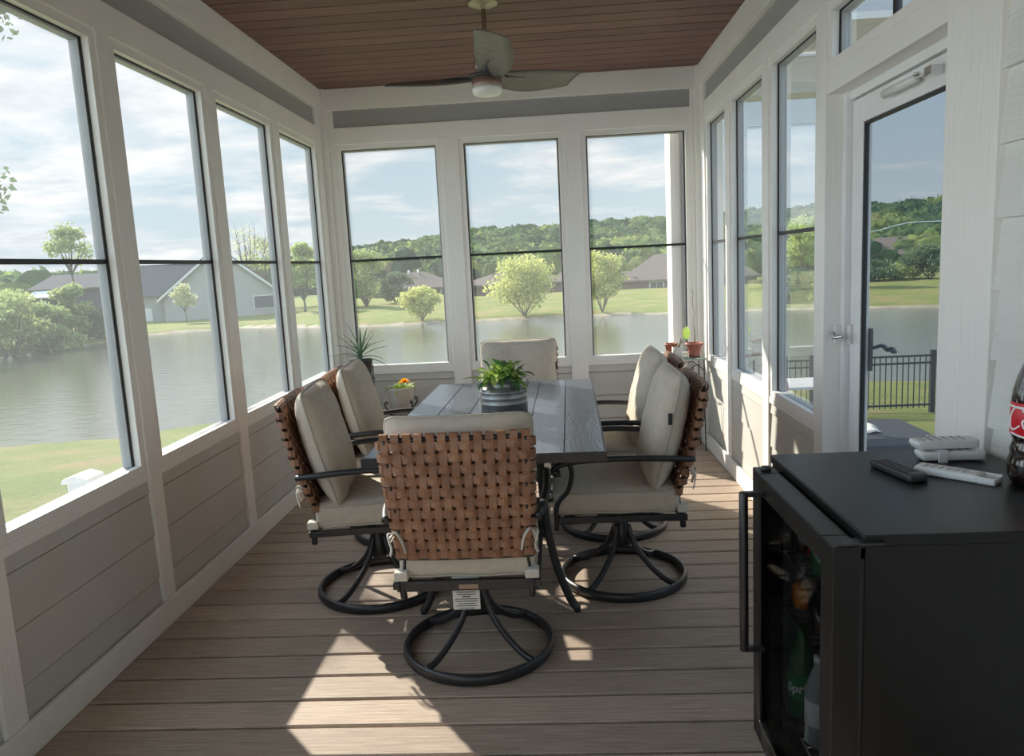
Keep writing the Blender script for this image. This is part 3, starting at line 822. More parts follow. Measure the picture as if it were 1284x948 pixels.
# corner stand on the right with glass top and three pots
gx, gy = 2.47, -.21
st = tag(empty('glass_plant_stand', (gx, gy, 0)), 'slim wire plant stand with green-tinted glass top in the right back corner', 'plant stand')
m = MB()
for sx in (-1, 1):
    for sy in (-1, 1):
        m.tube(spline([(sx * .105, sy * .10, 0), (sx * .10, sy * .095, .35), (sx * .10, sy * .095, .635)], 3), .004, seg=6)
for sy in (-1, 1):
    m.tube(spline([(-.10, sy * .095, .42), (-.05, sy * .095, .50), (0, sy * .095, .56), (.05, sy * .095, .60), (.10, sy * .095, .56)], 5), .003, seg=6)
    m.tube(spline([(-.10, sy * .095, .60), (-.04, sy * .095, .55), (.03, sy * .095, .47), (.10, sy * .095, .42)], 5), .003, seg=6)
m.build('wire_frame', M['black'], st)
MB().box(-.118, .118, -.11, .11, .636, .644).build('glass_top', M['glass_top'], st, bevel=.002)
def potted(name, label, x, y, z, prof, m_, seg=28):
    e = tag(empty(name, (x, y, z)), label, 'potted plant'); MB().lathe(prof, seg=seg).build('pot', m_, e); return e
tp = potted('stem_plant', 'terracotta-coloured pot holding one tall bare stem on the glass stand', 2.525, -.20, .645,
            [(.035, 0), (.040, .003), (.042, .012), (.036, .014), (.052, .075), (.062, .080), (.064, .094), (.056, .094), (.052, .08), (0, .075)], M['terracotta'])
m = MB(); m.tube(spline([(0, 0, .075), (.004, 0, .13), (.0, .0, .20), (-.004, 0, .24)], 4), .0035, seg=6, taper=lambda t: 1.2 - t)
m.tube(spline([(-.004, 0, .24), (.004, 0, .30), (-.008, 0, .36), (-.004, 0, .42), (-.008, 0, .455)], 4), .0013, seg=5); m.build('stem', M['stem'], tp)
m = MB(); leaf_blade(m, (-.008, 0, .455), (1, -.2, .3), .055, .014, .3); leaf_blade(m, (-.008, 0, .455), (-.6, -.3, .5), .03, .010, .3); m.build('leaf_tip', M['leaf'], tp)
gp = potted('glass_pot_plant', 'small square pale glass pot with one big round leaf on the glass stand', 2.40, -.235, .645,
            [(.040, 0), (.042, .003), (.042, .075), (.038, .075), (.038, .06), (0, .06)], M['ceramic'], 4)
gp.rotation_euler = (0, 0, PI / 4)
m = MB(); rr = random.Random(2)
for k in range(14):
    a = rr.uniform(0, 6.28); m.tube([(.015 * math.cos(a), .015 * math.sin(a), .06), (.04 * math.cos(a), .04 * math.sin(a), .075 + rr.uniform(.01, .06))], .0018, seg=4)
m.build('dry_twigs', M['stem'], gp)
m = MB(); m.tube(spline([(.0, 0, .06), (.03, -.02, .10), (.045, -.04, .125)], 4), .002, seg=5)
c0 = Vector((.05, -.045, .165)); vs = [c0]; n = 22
for k in range(n):
    a = 2 * PI * k / n; rx = .026; rz = .042
    vs.append(c0 + Vector((math.cos(a) * rx * .75, -math.cos(a) * rx * .7, math.sin(a) * rz + (.006 if k == 5 else 0))) + Vector((.004, .004, 0)) * abs(math.cos(a)))
m.add(vs, [(0, 1 + k, 1 + (k + 1) % n) for k in range(n)], True); m.build('round_leaf', M['leaf'], gp)
bp_ = potted('small_clay_pot', 'small brown clay pot behind the square glass pot', 2.375, -.145, .645,
             [(.028, 0), (.030, .003), (.040, .075), (.046, .078), (.046, .092), (.041, .092), (.036, .08), (0, .078)], M['terracotta'])

# ------------------------------------------------------------------ ceiling fan
fan = tag(empty('ceiling_fan', (1.287, -1.54, H)), 'three-blade ceiling fan with copper housing and round opal lamp', 'ceiling fan')
MB().lathe([(.072, 0), (.074, -.006), (.060, -.012), (.016, -.014), (.012, -.03)][::-1], seg=32).build('canopy', M['brass'], fan)
MB().lathe([(.011, -.28), (.011, -.012)], seg=16).build('downrod', M['copper'], fan)
MB().lathe([(.074, -.395), (.076, -.392), (.076, -.355), (.050, -.345), (.050, -.318), (.062, -.312), (.062, -.268), (.05, -.258), (.015, -.254)], seg=36).build('motor_housing', M['copper'], fan)
MB().lathe([(.02, -.438), (.055, -.434), (.070, -.425), (.075, -.41), (.075, -.394)], seg=36).build('lamp_shade', M['lamp_glass'], fan)
MB().lathe([(.088, -.352), (.092, -.346), (.088, -.338)], seg=36).build('blade_hub', M['blade_root'], fan)
for k in range(3):
    a = R(-83 + 120 * k); n = 16; vs = []; fs = []
    for i in range(n + 1):
        t = i / n; r = .05 + .51 * t
        w = .05 + .035 * math.sin(PI * min(1, t * 1.1)) + .045 * t ** 1.3
        if t > .93: w *= 1 - (t - .93) * 2.6
        tw = .42 * (1 - t * .35); z = -.345 + .045 * t ** 1.6
        off = .02 * math.sin(PI * t)
        for e in (-1, -.5, 0, .5, 1):
            q = e * w * .9; h = -math.sin(tw) * q; cam = .008 * (1 - e * e)
            vs.append((r, math.cos(tw) * q + off, z + h + cam))
    nn = 5; base = len(vs)
    vs = vs + [(x, y, z - .006) for x, y, z in vs]
    for i in range(n):
        for e in range(nn - 1):
            a_ = i * nn + e; fs.append((a_, a_ + nn, a_ + nn + 1, a_ + 1)); fs.append((base + a_, base + a_ + 1, base + a_ + nn + 1, base + a_ + nn))
        for e, fl_ in ((0, 0), (nn - 1, 1)):
            a_ = i * nn + e; q = (a_, a_ + nn, base + a_ + nn, base + a_); fs.append(q[::-1] if not fl_ else q)
    fs.append([n * nn + e for e in range(nn)] + [base + n * nn + e for e in range(nn)][::-1])
    T = Matrix.Rotation(a, 4, 'Z'); MB(T).add(vs, fs, True).build('blade', M['blade'], fan)
    MB(T).tube(spline([(.03, 0, -.345), (.09, .005, -.340), (.16, .008, -.331), (.24, .010, -.327)], 4), .034, .006, seg=8, taper=lambda t: 1.05 - .6 * t).build('blade_bracket', M['blade_root'], fan)

# ------------------------------------------------------------------ beverage fridge
FX0, FX1, FY0, FY1, FZ = 2.106, 2.600, -4.128, -3.546, .82
fr = tag(empty('beverage_fridge', ((FX0 + FX1) / 2, (FY0 + FY1) / 2, 0)), 'black glass-door drinks fridge against the house wall', 'fridge')
T = Matrix.Translation((-(FX0 + FX1) / 2, -(FY0 + FY1) / 2, 0))
m = MB(T); t = .03
m.box(FX0, FX1, FY0, FY0 + t, .02, FZ - .022); m.box(FX0, FX1, FY1 - t, FY1, .02, FZ - .022); m.box(FX1 - t, FX1, FY0 + t, FY1 - t, .02, FZ - .022); m.box(FX0, FX1 - t, FY0 + t, FY1 - t, .02, .10)
m.box(FX0, FX1 - t, FY0 + t, FY1 - t, FZ - .06, FZ - .022)
m.build('cabinet', M['fridge'], fr)
MB(T).box(FX0 - .004, FX1 + .004, FY0 - .002, FY1 + .002, FZ - .022, FZ).build('top_panel', M['fridge'], fr, bevel=.003)
m = MB(T)
for yy in (FY0 + t, FY1 - t - .002): m.box(FX0 + .01, FX1 - t, yy, yy + .002, .10, FZ - .06)
m.box(FX1 - t - .002, FX1 - t, FY0 + t, FY1 - t, .10, FZ - .06); m.box(FX0 + .01, FX1 - t, FY0 + t, FY1 - t, .10, .103)
m.build('liner', M['fridge_in'], fr)
for a in (FX0 + .04, FX1 - .04):
    for b in (FY0 + .04, FY1 - .04): MB(T).lathe([(.02, 0), (.02, .02)], (a, b, 0), 12).build('foot', M['black_plastic'], fr)
SH = (.17, .45, .59)
for zz in SH:
    m = MB(T)
    for k in range(16): m.tube([(FX0 + .012, FY0 + .05 + k * .0322, zz), (FX1 - .04, FY0 + .05 + k * .0322, zz)], .0022, seg=5)
    for xx in (FX0 + .012, FX1 - .045): m.tube([(xx, FY0 + .034, zz - .004), (xx, FY1 - .034, zz - .004)], .003, seg=5)
    m.build('wire_shelf', M['frame_black'], fr)
dx0, dx1 = 2.042, 2.092; DZ0, DZ1 = .10, .805; DY0, DY1 = -4.145, -3.605 + .03
DY1 = -3.60
m = MB(T); wf = .062
m.box(dx0, dx1, DY0, DY0 + wf, DZ0, DZ1); m.box(dx0, dx1, DY1 - wf, DY1, DZ0, DZ1); m.box(dx0, dx1, DY0 + wf, DY1 - wf, DZ1 - .05, DZ1); m.box(dx0, dx1, DY0 + wf, DY1 - wf, DZ0, DZ0 + .06)
dr = m.build('door', M['fridge'], fr, bevel=.003)
MB(T).box(dx0 + .006, dx0 + .012, DY0 + wf, DY1 - wf, DZ0 + .06, DZ1 - .05).build('glass', M['fridge_glass'], dr)
m = MB(T); m.box(dx1, FX0, DY0 + .02, DY0 + .04, DZ0, DZ1 - .001); m.box(dx1, FX0, DY1 - .04, DY1 - .02, DZ0, DZ1 - .01); m.box(dx1, FX0, DY0 + .02, DY1 - .02, DZ1 - .03, DZ1 - .01); m.box(dx1, FX0, DY0 + .02, DY1 - .02, DZ0, DZ0 + .02)
m.build('door_seal', M['gasket'], dr)
m = MB(T); hy = -3.70; hx = 1.995
m.tube([(hx, hy, .372), (hx, hy, .772)], .0105, seg=12, up=(0, 1, 0))
for zz in (.377, .767): m.box(hx - .006, dx0, hy - .008, hy + .008, zz - .006, zz + .006)
m.build('handle', M['black'], dr, bevel=.002)
MB(T).box(dx0 - .001, dx0 + .002, DY0 + wf, DY1 - wf, DZ0 + .056, DZ0 + .062).build('door_strip', M['chrome'], dr)
MB(T).lathe([(.012, 0), (.012, .008)], ((dx0 + dx1) / 2, DY1 - .03, DZ1), 14).build('hinge_cap', M['black_plastic'], dr)
m = MB(T); m.prism([(dx0 + .01, DY0 + .005), (FX0 + .03, DY0 + .005), (FX0 + .03, DY0 + .035), (dx0 + .03, DY0 + .035)], DZ1, DZ1 + .004, axis=2); m.build('hinge_plate', M['black_plastic'], dr)

# bottles lying on the shelves, necks to the door
def bottle_lying(name, label, y, z, r, L, mb_, ml, cap, txt=None):
    e = tag(empty(name, (FX0 + .03, y, z)), label, 'bottle')
    Tb = Matrix.Translation((L - .012, 0, 0)) @ Matrix.Rotation(-PI / 2, 4, 'Y')
    MB(Tb).lathe([(.011, .0), (.012, .03), (.016, .045), (r * .75, .085), (r, .12), (r * .97, L * .55), (r, L * .6), (r, L - .01), (r * .8, L)], seg=22).build('bottle_body', mb_, e)
    MB(Tb).lathe([(.0135, -.004), (.0135, .016)], seg=16).build('cap', cap, e)
    MB(Tb).lathe([(r * .985, L - .100), (r * 1.012, L - .098), (r * 1.012, L - .022), (r * .985, L - .020)], seg=24, caps=False).build('label_band', ml, e)
    if txt:
        m = MB()
        text_mesh(m, txt, .028, lambda v: (.046 + v.x, -(r * 1.022 + v.z) * math.cos(v.y / r + .25), (r * 1.022 + v.z) * math.sin(v.y / r + .25)), .0006)
        m.build('lettering', M['white_ink'], e)
    return e
red = mat('red_cap', (.5, .02, .03), .4); grn = mat('green_cap', (.02, .2, .06), .4); wht = M['white_plastic']; bl = mat('black_label', (.02, .02, .022), .4); org = mat('orange_label', (.7, .25, .03), .4); glb = mat('green_label', (.02, .22, .08), .4)
L_ = .30
items = [
    (.633, .034, 'cola', bl, 'black-labelled cola bottle on the top fridge shelf, at the hinge side', -3.93, 'cola_bottle', M['black_plastic'], None),
    (.633, .034, 'green_pet', glb, 'green bottle on the top fridge shelf, middle place', -3.80, 'green_bottle', grn, None),
    (.633, .034, 'cola', M['cola_label'], 'red-labelled cola bottle on the top fridge shelf, at the handle side', -3.67, 'cola_bottle', red, None),
    (.493, .034, 'orange_pet', org, 'orange soda bottle on the second fridge shelf, at the hinge side', -3.93, 'orange_soda_bottle', wht, None),
    (.493, .034, 'cola', bl, 'dark cola bottle on the second fridge shelf, middle place', -3.80, 'cola_bottle', M['black_plastic'], None),
    (.493, .034, 'orange_pet', bl, 'orange soda bottle on the second fridge shelf, at the handle side', -3.67, 'orange_soda_bottle', org, None),
    (.213, .034, 'clear_pet', M['white_ink'], 'clear water bottle lying on the lowest fridge shelf, at the hinge side', -3.95, 'water_bottle', wht, None),
]
for z, r, bm_, lm, lab, y, nm, cp, tx in items:
    bottle_lying(nm, lab, y, z - .034 + r + .003, r, L_, M[bm_], lm, cp, tx)

def bottle_standing(name, label, x, y, z, r, L, mb_, ml, cap, txt=None):
    e = tag(empty(name, (x, y, z)), label, 'bottle')
    MB().lathe([(r * .8, 0), (r, .008), (r, L * .45), (r * .95, L * .5), (r, L * .56), (r * .8, L * .72), (r * .42, L * .88), (.012, L * .93), (.012, L - .004)], seg=26).build('bottle_body', mb_, e)
    MB().lathe([(.0135, L - .018), (.0135, L)], seg=16).build('cap', cap, e)
    MB().lathe([(r * .985, .055), (r * 1.012, .057), (r * 1.012, .115), (r * .985, .117)], seg=26, caps=False).build('label_band', ml, e)
    if txt:
        m = MB(); a0 = R(-112)
        text_mesh(m, txt, .032, lambda v: ((r * 1.025 + v.z) * math.cos(a0 + v.x / r), (r * 1.025 + v.z) * math.sin(a0 + v.x / r), .086 + v.y + v.x * .12), .0008)
        m.build('lettering', M['white_ink'], e)
    return e
bottle_standing('green_soda_bottle', 'green lemon-lime soda bottle with white lettering, upright on the lowest fridge shelf', 2.150, -3.655, .1735, .036, .24, M['green_pet'], glb, grn, 'Sprite')
bottle_standing('water_bottle', 'clear bottle standing upright in front of the green soda bottle in the fridge', 2.150, -3.775, .1735, .033, .22, M['clear_pet'], M['white_ink'], wht)

# cola bottle standing on the fridge
cb = tag(empty('cola_bottle', (2.560, -3.86, FZ)), 'large dark cola bottle with red label standing on the fridge', 'bottle')
prof = [(.030, 0), (.044, .004), (.051, .02), (.052, .05), (.047, .066), (.049, .075), (.044, .09), (.0435, .095)]
prof2 = [(.0435, .095), (.047, .105), (.0485, .11), (.0485, .175), (.049, .18), (.047, .20), (.038, .235), (.026, .265), (.016, .285), (.014, .295), (.014, .31)]
MB().lathe(prof + prof2[1:], seg=40).build('bottle_body', M['cola'], cb)
MB().lathe([(.0165, .298), (.017, .30), (.017, .318), (.015, .32)], seg=24).build('cap', red, cb)
LR = .0495
MB().lathe([(.0485, .108), (LR, .109), (LR, .176), (.0485, .177)], seg=48, caps=False).build('label_band', M['cola_label'], cb)
m = MB()
# flowing script, as strokes in label space (arc length, height), then wrapped round the bottle
strokes = [
    [(.030, .030), (.026, .036), (.012, .034), (.002, .018), (.002, .004), (.012, .000), (.024, .008)],
    [(.030, .006), (.028, .014), (.033, .018), (.038, .012), (.034, .004), (.030, .006)],
    [(.054, .015), (.048, .018), (.043, .010), (.047, .003), (.055, .007)],
    [(.068, .016), (.060, .017), (.057, .008), (.062, .003), (.068, .010), (.070, .018), (.069, .006), (.074, .004)],
    [(.076, .011), (.082, .012)],
    [(.110, .030), (.106, .036), (.094, .033), (.086, .018), (.087, .004), (.096, .000), (.108, .008)],
    [(.114, .006), (.112, .014), (.117, .018), (.122, .012), (.118, .004), (.114, .006)],
    [(.126, .008), (.134, .034), (.130, .036), (.127, .012), (.131, .003), (.135, .006)],
    [(.149, .016), (.141, .017), (.138, .008), (.143, .003), (.149, .010), (.151, .018), (.150, .006), (.156, .004)],
    [(.006, -.006), (.04, -.010), (.09, -.002), (.14, -.008)],
]
def wrap(u, h, start=-3.42):
    a = start + u * 1.3 / LR; h *= 1.3
    return Vector((math.cos(a) * (LR + .0004), math.sin(a) * (LR + .0004), .120 + h))
for s_ in strokes:
    pts = [wrap(p.x, p.y) for p in spline([(a, b, 0) for a, b in s_], 5)]
    m.tube(pts, .0011, .0022, seg=6, up=(0, 0, 1))
m.build('lettering', M['white_ink'], cb)
m = MB(); m.lathe([(LR + .0001, .166), (LR + .0005, .167), (LR + .0005, .169), (LR + .0001, .170)], seg=48, caps=False); m.build('label_stripe', M['white_ink'], cb)

# remotes
def remote(name, label, loc, rz, L, w, h, body, btn, cav=False, rows=6, group=None):
    e = tag(empty(name, loc, rz), label, 'remote control', group)
    def f(p):
        p = p.copy()
        p.x *= .97 - .06 * (p.z < 0) * (p.x < 0)
        p.z += h / 2; return p
    if not cav:
        vs, fs = superbox((20, 8, 4), L / 2, w / 2, h / 2, h * .22, f)
        MB().add(vs, fs, True).build('body', body, e)
    else:
        m = MB(); a = L / 2 - .030
        vs, fs = superbox((20, 8, 4), (L - .03) / 2, w / 2, h / 2, h * .25, f); m.add([v + Vector((-.015, 0, 0)) for v in vs], fs, True)
        m.box(a - .004, L / 2, -w / 2, w / 2, .001, .004); m.box(a - .004, L / 2, -w / 2, -w / 2 + .003, .001, h - .002); m.box(a - .004, L / 2, w / 2 - .003, w / 2, .001, h - .002); m.box(L / 2 - .003, L / 2, -w / 2, w / 2, .001, h - .006)
        m.build('body', body, e)
    m = MB()
    for i in range(rows):
        for j in (-1, 0, 1):
            x = -L / 2 + .022 + i * (L - (.07 if cav else .04)) / rows; y = j * w * .27
            m.box(x - .004, x + .004, y - .0035, y + .0035, h - .0005, h + .0012)
    m.build('buttons', btn, e)
    return e
remote('remote_control', 'slim black remote control lying on the fridge', (2.326, -3.752, FZ), R(-79), .155, .043, .018, M['black_plastic'], M['button'], rows=8)
remote('remote_control', 'white remote with an open empty end lying beside the black one', (2.432, -3.795, FZ), R(-46), .165, .048, .018, M['white_plastic'], M['grey_button'], cav=True)
remote('remote_control', 'white remote, lower of the stacked pair on the fridge', (2.492, -3.648, FZ + .002), R(-3), .150, .046, .022, M['white_plastic'], M['grey_button'])
remote('remote_control', 'white remote, upper of the stacked pair on the fridge', (2.482, -3.640, FZ + .028), R(1), .150, .046, .022, M['white_plastic'], M['grey_button'])
cl = MB().box(2.455, 2.475, -3.675, -3.670, FZ, FZ + .030).box(2.455, 2.475, -3.612, -3.608, FZ, FZ + .052).box(2.455, 2.475, -3.672, -3.608, FZ + .0245, FZ + .0275).build('remote_clip', M['pvc'])
tag(cl, 'thin pale plastic clip holding the two stacked white remotes', 'clip')

# ------------------------------------------------------------------ porch outside on the right
MB().box(W + .10, 7.5, -.62, .10, H + .06, H + .10).build('porch_ceiling', M['trimh'], kind='structure')
m = MB(); m.box(W + .10, 7.5, .10, .32, 2.40, 2.64); m.box(W + .10, 7.5, .085, .10, 2.60, 2.64); m.box(W + .10, 7.5, .09, .10, 2.40, 2.44)
m.build('porch_beam', M['trimh'], kind='structure', bevel=.003)
m = MB(); m.box(2.43, 2.80, .11, .33, -1.6, H)
m.build('porch_column', M['trim'], kind='structure', bevel=.004)
m = MB(); m.box(W + .12, 5.2, -2.6, .40, -.36, -.30); m.build('patio_slab', mat('concrete', (.34, .33, .31), .9, c2=(.28, .27, .26), scale=4), kind='structure')
# slatted white side table with folded cloth, and a dark chair
e = tag(empty('slatted_side_table', (3.36, .10, -.30)), 'white slat-topped outdoor table beyond the window next to the door', 'table')
m = MB()
for k in range(14): m.box(-.22, .22, -.20 + k * .03, -.18 + k * .03, .66, .68)
m.build('slatted_top', M['pvc'], e)
for sx in (-1, 1):
    for sy in (-1, 1): MB().box(sx * .19 - .015, sx * .19 + .015, sy * .17 - .015, sy * .17 + .015, 0, .66).build('leg', M['pvc'], e)
e = tag(empty('patio_chair', (3.0, -.55, -.30), R(200)), 'dark round-backed outdoor chair beyond the middle right window', 'chair')
m = MB(); m.tube(spline([(-.24, -.2, 0), (-.25, -.22, .4), (-.24, -.26, .75), (-.12, -.28, .92), (0, -.28, .95), (.12, -.28, .92), (.24, -.26, .75), (.25, -.22, .4), (.24, -.2, 0)], 6), .012, seg=8); m.build('back_frame', M['copper'], e)
m = MB(); m.box(-.24, .24, -.22, .24, .36, .42); m.build('seat', M['frame_black'], e, bevel=.01)
for k in range(5): MB().tube(spline([(-.16 + k * .08, -.22, .40), (-.16 + k * .08, -.27, .7), (-.14 + k * .07, -.28, .88 + .03 * math.cos(k - 2))], 4), .008, .004, seg=6).build('back_slat', M['frame_black'], e)
for sx in (-1, 1): MB().tube([(sx * .21, .20, 0), (sx * .22, .2, .38)], .012, seg=8).build('leg', M['frame_black'], e)
# deck box beyond the screen door
e = tag(empty('deck_box', (3.98, -.05, -.30)), 'dark grey lidded deck box outside the screen door', 'storage box')
MB().box(-.34, .20, -.25, .50, 0, .24).build('box_body', M['deckbox'], e, bevel=.006)
MB().box(-.38, .23, -.29, .54, .24, .30).build('lid', M['deckbox'], e, bevel=.008)
pp = MB(); vs = []; fs = []
for i in range(7):
    for j in range(6):
        vs.append((3.62 + i * .045 + j * .01, .02 + j * .05, .003 + .012 * (1 + math.sin(i * 1.3 + j * 1.7)) * (1 if 0 < i < 6 else .2)))
for i in range(6):
    for j in range(5): a = i * 6 + j; fs.append((a, a + 6, a + 7, a + 1))
pp.add(vs, fs, True); po = pp.build('crumpled_paper', M['paper']); tag(po, 'crumpled white paper lying on the dark deck box', 'paper')
sm_ = po.modifiers.new('s', 'SOLIDIFY'); sm_.thickness = .003
# power tools: white fence rail outside the left wall
e = tag(empty('railing_outside', (-.5, -2.36, 0)), 'white vinyl rail ending at a capped post outside the nearest pond window', 'railing')
MB().box(-.045, .045, -.045, .045, -1.3, .50).build('rail_post', M['pvc'], e)
MB().prism([(-.062, .50), (.062, .50), (.055, .518), (.0, .535), (-.055, .518)], -.062, .062, axis=1).build('post_cap', M['pvc'], e)
MB().box(-.03, .03, -3.2, -.045, .395, .455).build('top_rail', M['pvc'], e, bevel=.006)

# ------------------------------------------------------------------ land and water
CX, CY, CZ = 1.563, -5.463, 1.33
def pol(az, r):
    a = R(az); return CX + r * math.sin(a), CY + r * math.cos(a)
def interp(x, xs, ys): return float(np.interp(x, xs, ys))
WZ = -3.0
def shore_far(az): return interp(az, [-60, -40, -37, -31, -29, -23, -16, -8, 9, 23, 60], [52, 56, 62, 66, 71, 72, 62.5, 61, 60, 60, 58])
def shore_near(az): return interp(az, [-60, -38, -31, -24, 0, 20, 60], [27, 25.5, 24.2, 25, 26, 27, 30])
def ridge(az): return interp(az, [-60, -37, -31, -22, -15, -9.5, -6, 0, 9, 17, 26, 60], [.4, .2, -.1, .1, 1.0, 1.45, 2.0, 1.95, 2.1, 2.15, 2.05, 2.0])
def ground(az, r):
    sn, sf = shore_near(az), shore_far(az)
    if r < sn:
        t = max(0, (r - 6)) / (sn - 6); return -1.25 + (WZ + .0 + 1.25) * t ** 1.1
    if r < sn + 2: return WZ - .6 * (r - sn) / 2
    if r < sf - 2: return WZ - .6
    if r < sf: return WZ - .6 + .6 * (r - sf + 2) / 2
    bank = CZ - (sf + 24) * math.tan(R(2.53))
    if r < sf + 1.2: return WZ + .22 * (r - sf)
    if r < sf + 24: return WZ + .26 + (bank - WZ - .26) * ((r - sf - 1.2) / 22.8) ** .8
    if r < 150: return bank + .2 * (r - sf - 24) / 60
    zt = CZ + 520 * math.tan(R(ridge(az)))
    if r < 520: return bank + .2 + (zt - bank) * ((r - 150) / 370) ** 1.25
    return zt - (r - 520) * .05
azs = np.linspace(-62, 62, 140)
rs = list(np.linspace(2, 24, 24)) + list(np.linspace(24.5, 30, 12)) + [40, 50] + list(np.arange(50.5, 76, .5)) + list(np.linspace(77, 100, 14)) + [110, 120, 135, 150, 175, 200, 240, 280, 320, 360, 400, 440, 480, 520, 560, 620]
vs = []; fs = []; mi = []
for i, az in enumerate(azs):
    for j, r in enumerate(rs):
        x, y = pol(az, r); z = ground(az, r)
        if r < 24 or 62 < r < 110: z += .10 * noise.noise(Vector((x * .25, y * .25, 0))) * min(1, r / 10)
        vs.append((x, y, z))
nr = len(rs)
for i in range(len(azs) - 1):
    for j in range(nr - 1):
        a = i * nr + j; fs.append((a, a + nr, a + nr + 1, a + 1))
        r = rs[j]; az = azs[i]; sn, sf = shore_near(az), shore_far(az)
        mi.append(2 if r > 125 else (1 if (sn - .2 < r < sf + .3) else 0))
mb = MB(); mb.add(vs, fs, True); mb.mi = mi; mb.build('lawn', [M['lawn'], M['mud'], M['hill']], kind='structure')
# flat skirt near the house so nothing floats
MB().box(-7, 9, -12, -1.5 + 3, -1.5, -1.27).build('ground', M['lawn'], kind='structure')
m = MB(); m.box(-120, 120, 5, 110, WZ - .02, WZ + .0); m.build('pond_water', M['water'], kind='structure')

# ---- foliage generators
def quads(centres, radii, n, size, rng, shell=.5, flat=.0):
    """n leaf-sprays scattered through ellipsoids"""
    C_ = np.array(centres, float); RD = np.array(radii, float)
    vol = RD.prod(axis=1) ** (2 / 3); k = rng.choice(len(C_), n, p=vol / vol.sum())
    d = rng.normal(size=(n, 3)); d /= np.linalg.norm(d, axis=1)[:, None]
    rr_ = (shell + (1 - shell) * rng.random(n)) ** .7
    P = C_[k] + d * RD[k] * rr_[:, None]
    a = rng.normal(size=(n, 3)); a /= np.linalg.norm(a, axis=1)[:, None]
    b = np.cross(a, rng.normal(size=(n, 3))); b /= np.linalg.norm(b, axis=1)[:, None]
    s_ = size * (.6 + .8 * rng.random(n))[:, None]
    V = np.stack([P - a * s_ * .5, P + b * s_ * .28, P + a * s_ * .5, P - b * s_ * .28], 1).reshape(-1, 3)
    F = np.arange(4 * n).reshape(-1, 4)
    return V, F
def branches(m, base, top, spread, n, r0, rng, levels=1, bend=.3):
    bx, by, bz = base; tips = []
    for k in range(n):
        a = 2 * PI * k / n + rng.uniform(-.4, .4); s_ = spread * rng.uniform(.45, 1)
        h = top * rng.uniform(.7, 1)
        p0 = Vector((bx, by, bz)); p2 = Vector((bx + math.cos(a) * s_, by + math.sin(a) * s_, bz + h))
        p1 = p0.lerp(p2, .5) + Vector((math.cos(a), math.sin(a), 0)) * s_ * bend
        pts = spline([p0, p1, p2], 4); m.tube(pts, r0, seg=5, taper=lambda t: 1.05 - .85 * t); tips.append((pts[4], p2))
        if levels > 1:
            for q in range(5):
                t = rng.uniform(.35, .95); i = int(t * (len(pts) - 1)); o = pts[i]
                d = Vector((rng.uniform(-1, 1), rng.uniform(-1, 1), rng.uniform(.2, 1.1))) * s_ * .35
                e = o + d; m.tube([o, o.lerp(e, .5) + Vector((0, 0, .05 * h)), e], r0 * .35, seg=4, taper=lambda t: 1 - .8 * t); tips.append((o, e))
    return tips
TREE_N = [0]
def tree(name, label, cat, az, r, h, w, leaf, n, size, crowns, stems=1, spread=None, tr=.12, bare=False, group=None, dz=0, shell=.15, trunk_h=.35, levels=1):
    TREE_N[0] += 1; rng = np.random.default_rng(TREE_N[0]); rnd = random.Random(TREE_N[0])
    x, y = pol(az, r); z = ground(az, r) + dz - .05
    e = tag(empty(name, (x, y, z)), label, cat, group)
    m = MB()
    if stems == 1:
        m.tube(spline([(0, 0, 0), (.05, 0, h * trunk_h * .5), (0, .05, h * trunk_h)], 4), tr, seg=7, taper=lambda t: 1.1 - .4 * t)
        branches(m, (0, 0, h * trunk_h), h * (1 - trunk_h) * .9, w * .4, 7, tr * .5, rnd, levels)
        m.tube([(0, 0, h * trunk_h), (0, 0, h * .93)], tr * .5, seg=5, taper=lambda t: 1 - .8 * t)
    else:
        branches(m, (0, 0, 0), h * .9, (spread or w * .42), stems, tr, rnd, levels, .12)
    m.build('trunk', M['bark'], e)
    if n:
        cs = []; rd = []
        for k in range(crowns):
            a = 2.399 * k; q = math.sqrt((k + .5) / crowns)
            zz = rnd.uniform(.0, 1)
            lo = trunk_h if stems == 1 else .0
            zc = h * (lo + (1 - lo) * (.25 + .6 * zz)); wid = w * .5 * (math.sqrt(max(.1, 1 - (zz - .25) ** 2 * 1.3)) if stems == 1 else math.sqrt(max(.12, 1 - ((zz - .48) / .62) ** 2)))
            cr = w * rnd.uniform(.14, .24)
            cs.append((math.cos(a) * q * (wid - cr * .6), math.sin(a) * q * (wid - cr * .6), zc)); rd.append((cr, cr, cr * rnd.uniform(.55, .9)))
        V, F = quads(cs, rd, n, size, rng, shell)
        V[:, 2] = np.clip(V[:, 2], .05, None)
        mesh_np('foliage', V, F, leaf, e)
    return e
S = 'shrub'
tree('willow_shrub', 'small rounded willow on the far bank behind the left back window', S, -9.8, 62.3, 3.2, 3.6, M['willow_leaf'], 4200, .22, 20, 9, tr=.04)
tree('willow_shrub', 'large yellow-green willow fanning from the far bank behind the middle back window', S, -2.1, 61.6, 4.9, 6.4, M['willow_leaf'], 7500, .23, 34, 16, 3.0, tr=.03, levels=2)
tree('willow_shrub', 'upright yellow-green willow on the far bank behind the right back window', S, 3.7, 61.4, 5.3, 4.2, M['willow_leaf'], 5500, .23, 26, 12, 1.8, tr=.03, levels=2)
tree('thicket_tree', 'twiggy many-stemmed tree at the left edge of the left back window', 'tree', -13.8, 86, 7.0, 5.6, M['shrub_leaf'], 3600, .30, 26, 12, 2.4, tr=.07, levels=2)
tree('thicket_tree', 'lower dark thicket beside the many-stemmed tree on the far bank', 'tree', -11.6, 90, 3.6, 5.2, M['dark_leaf'], 3400, .32, 16, 8, tr=.06)
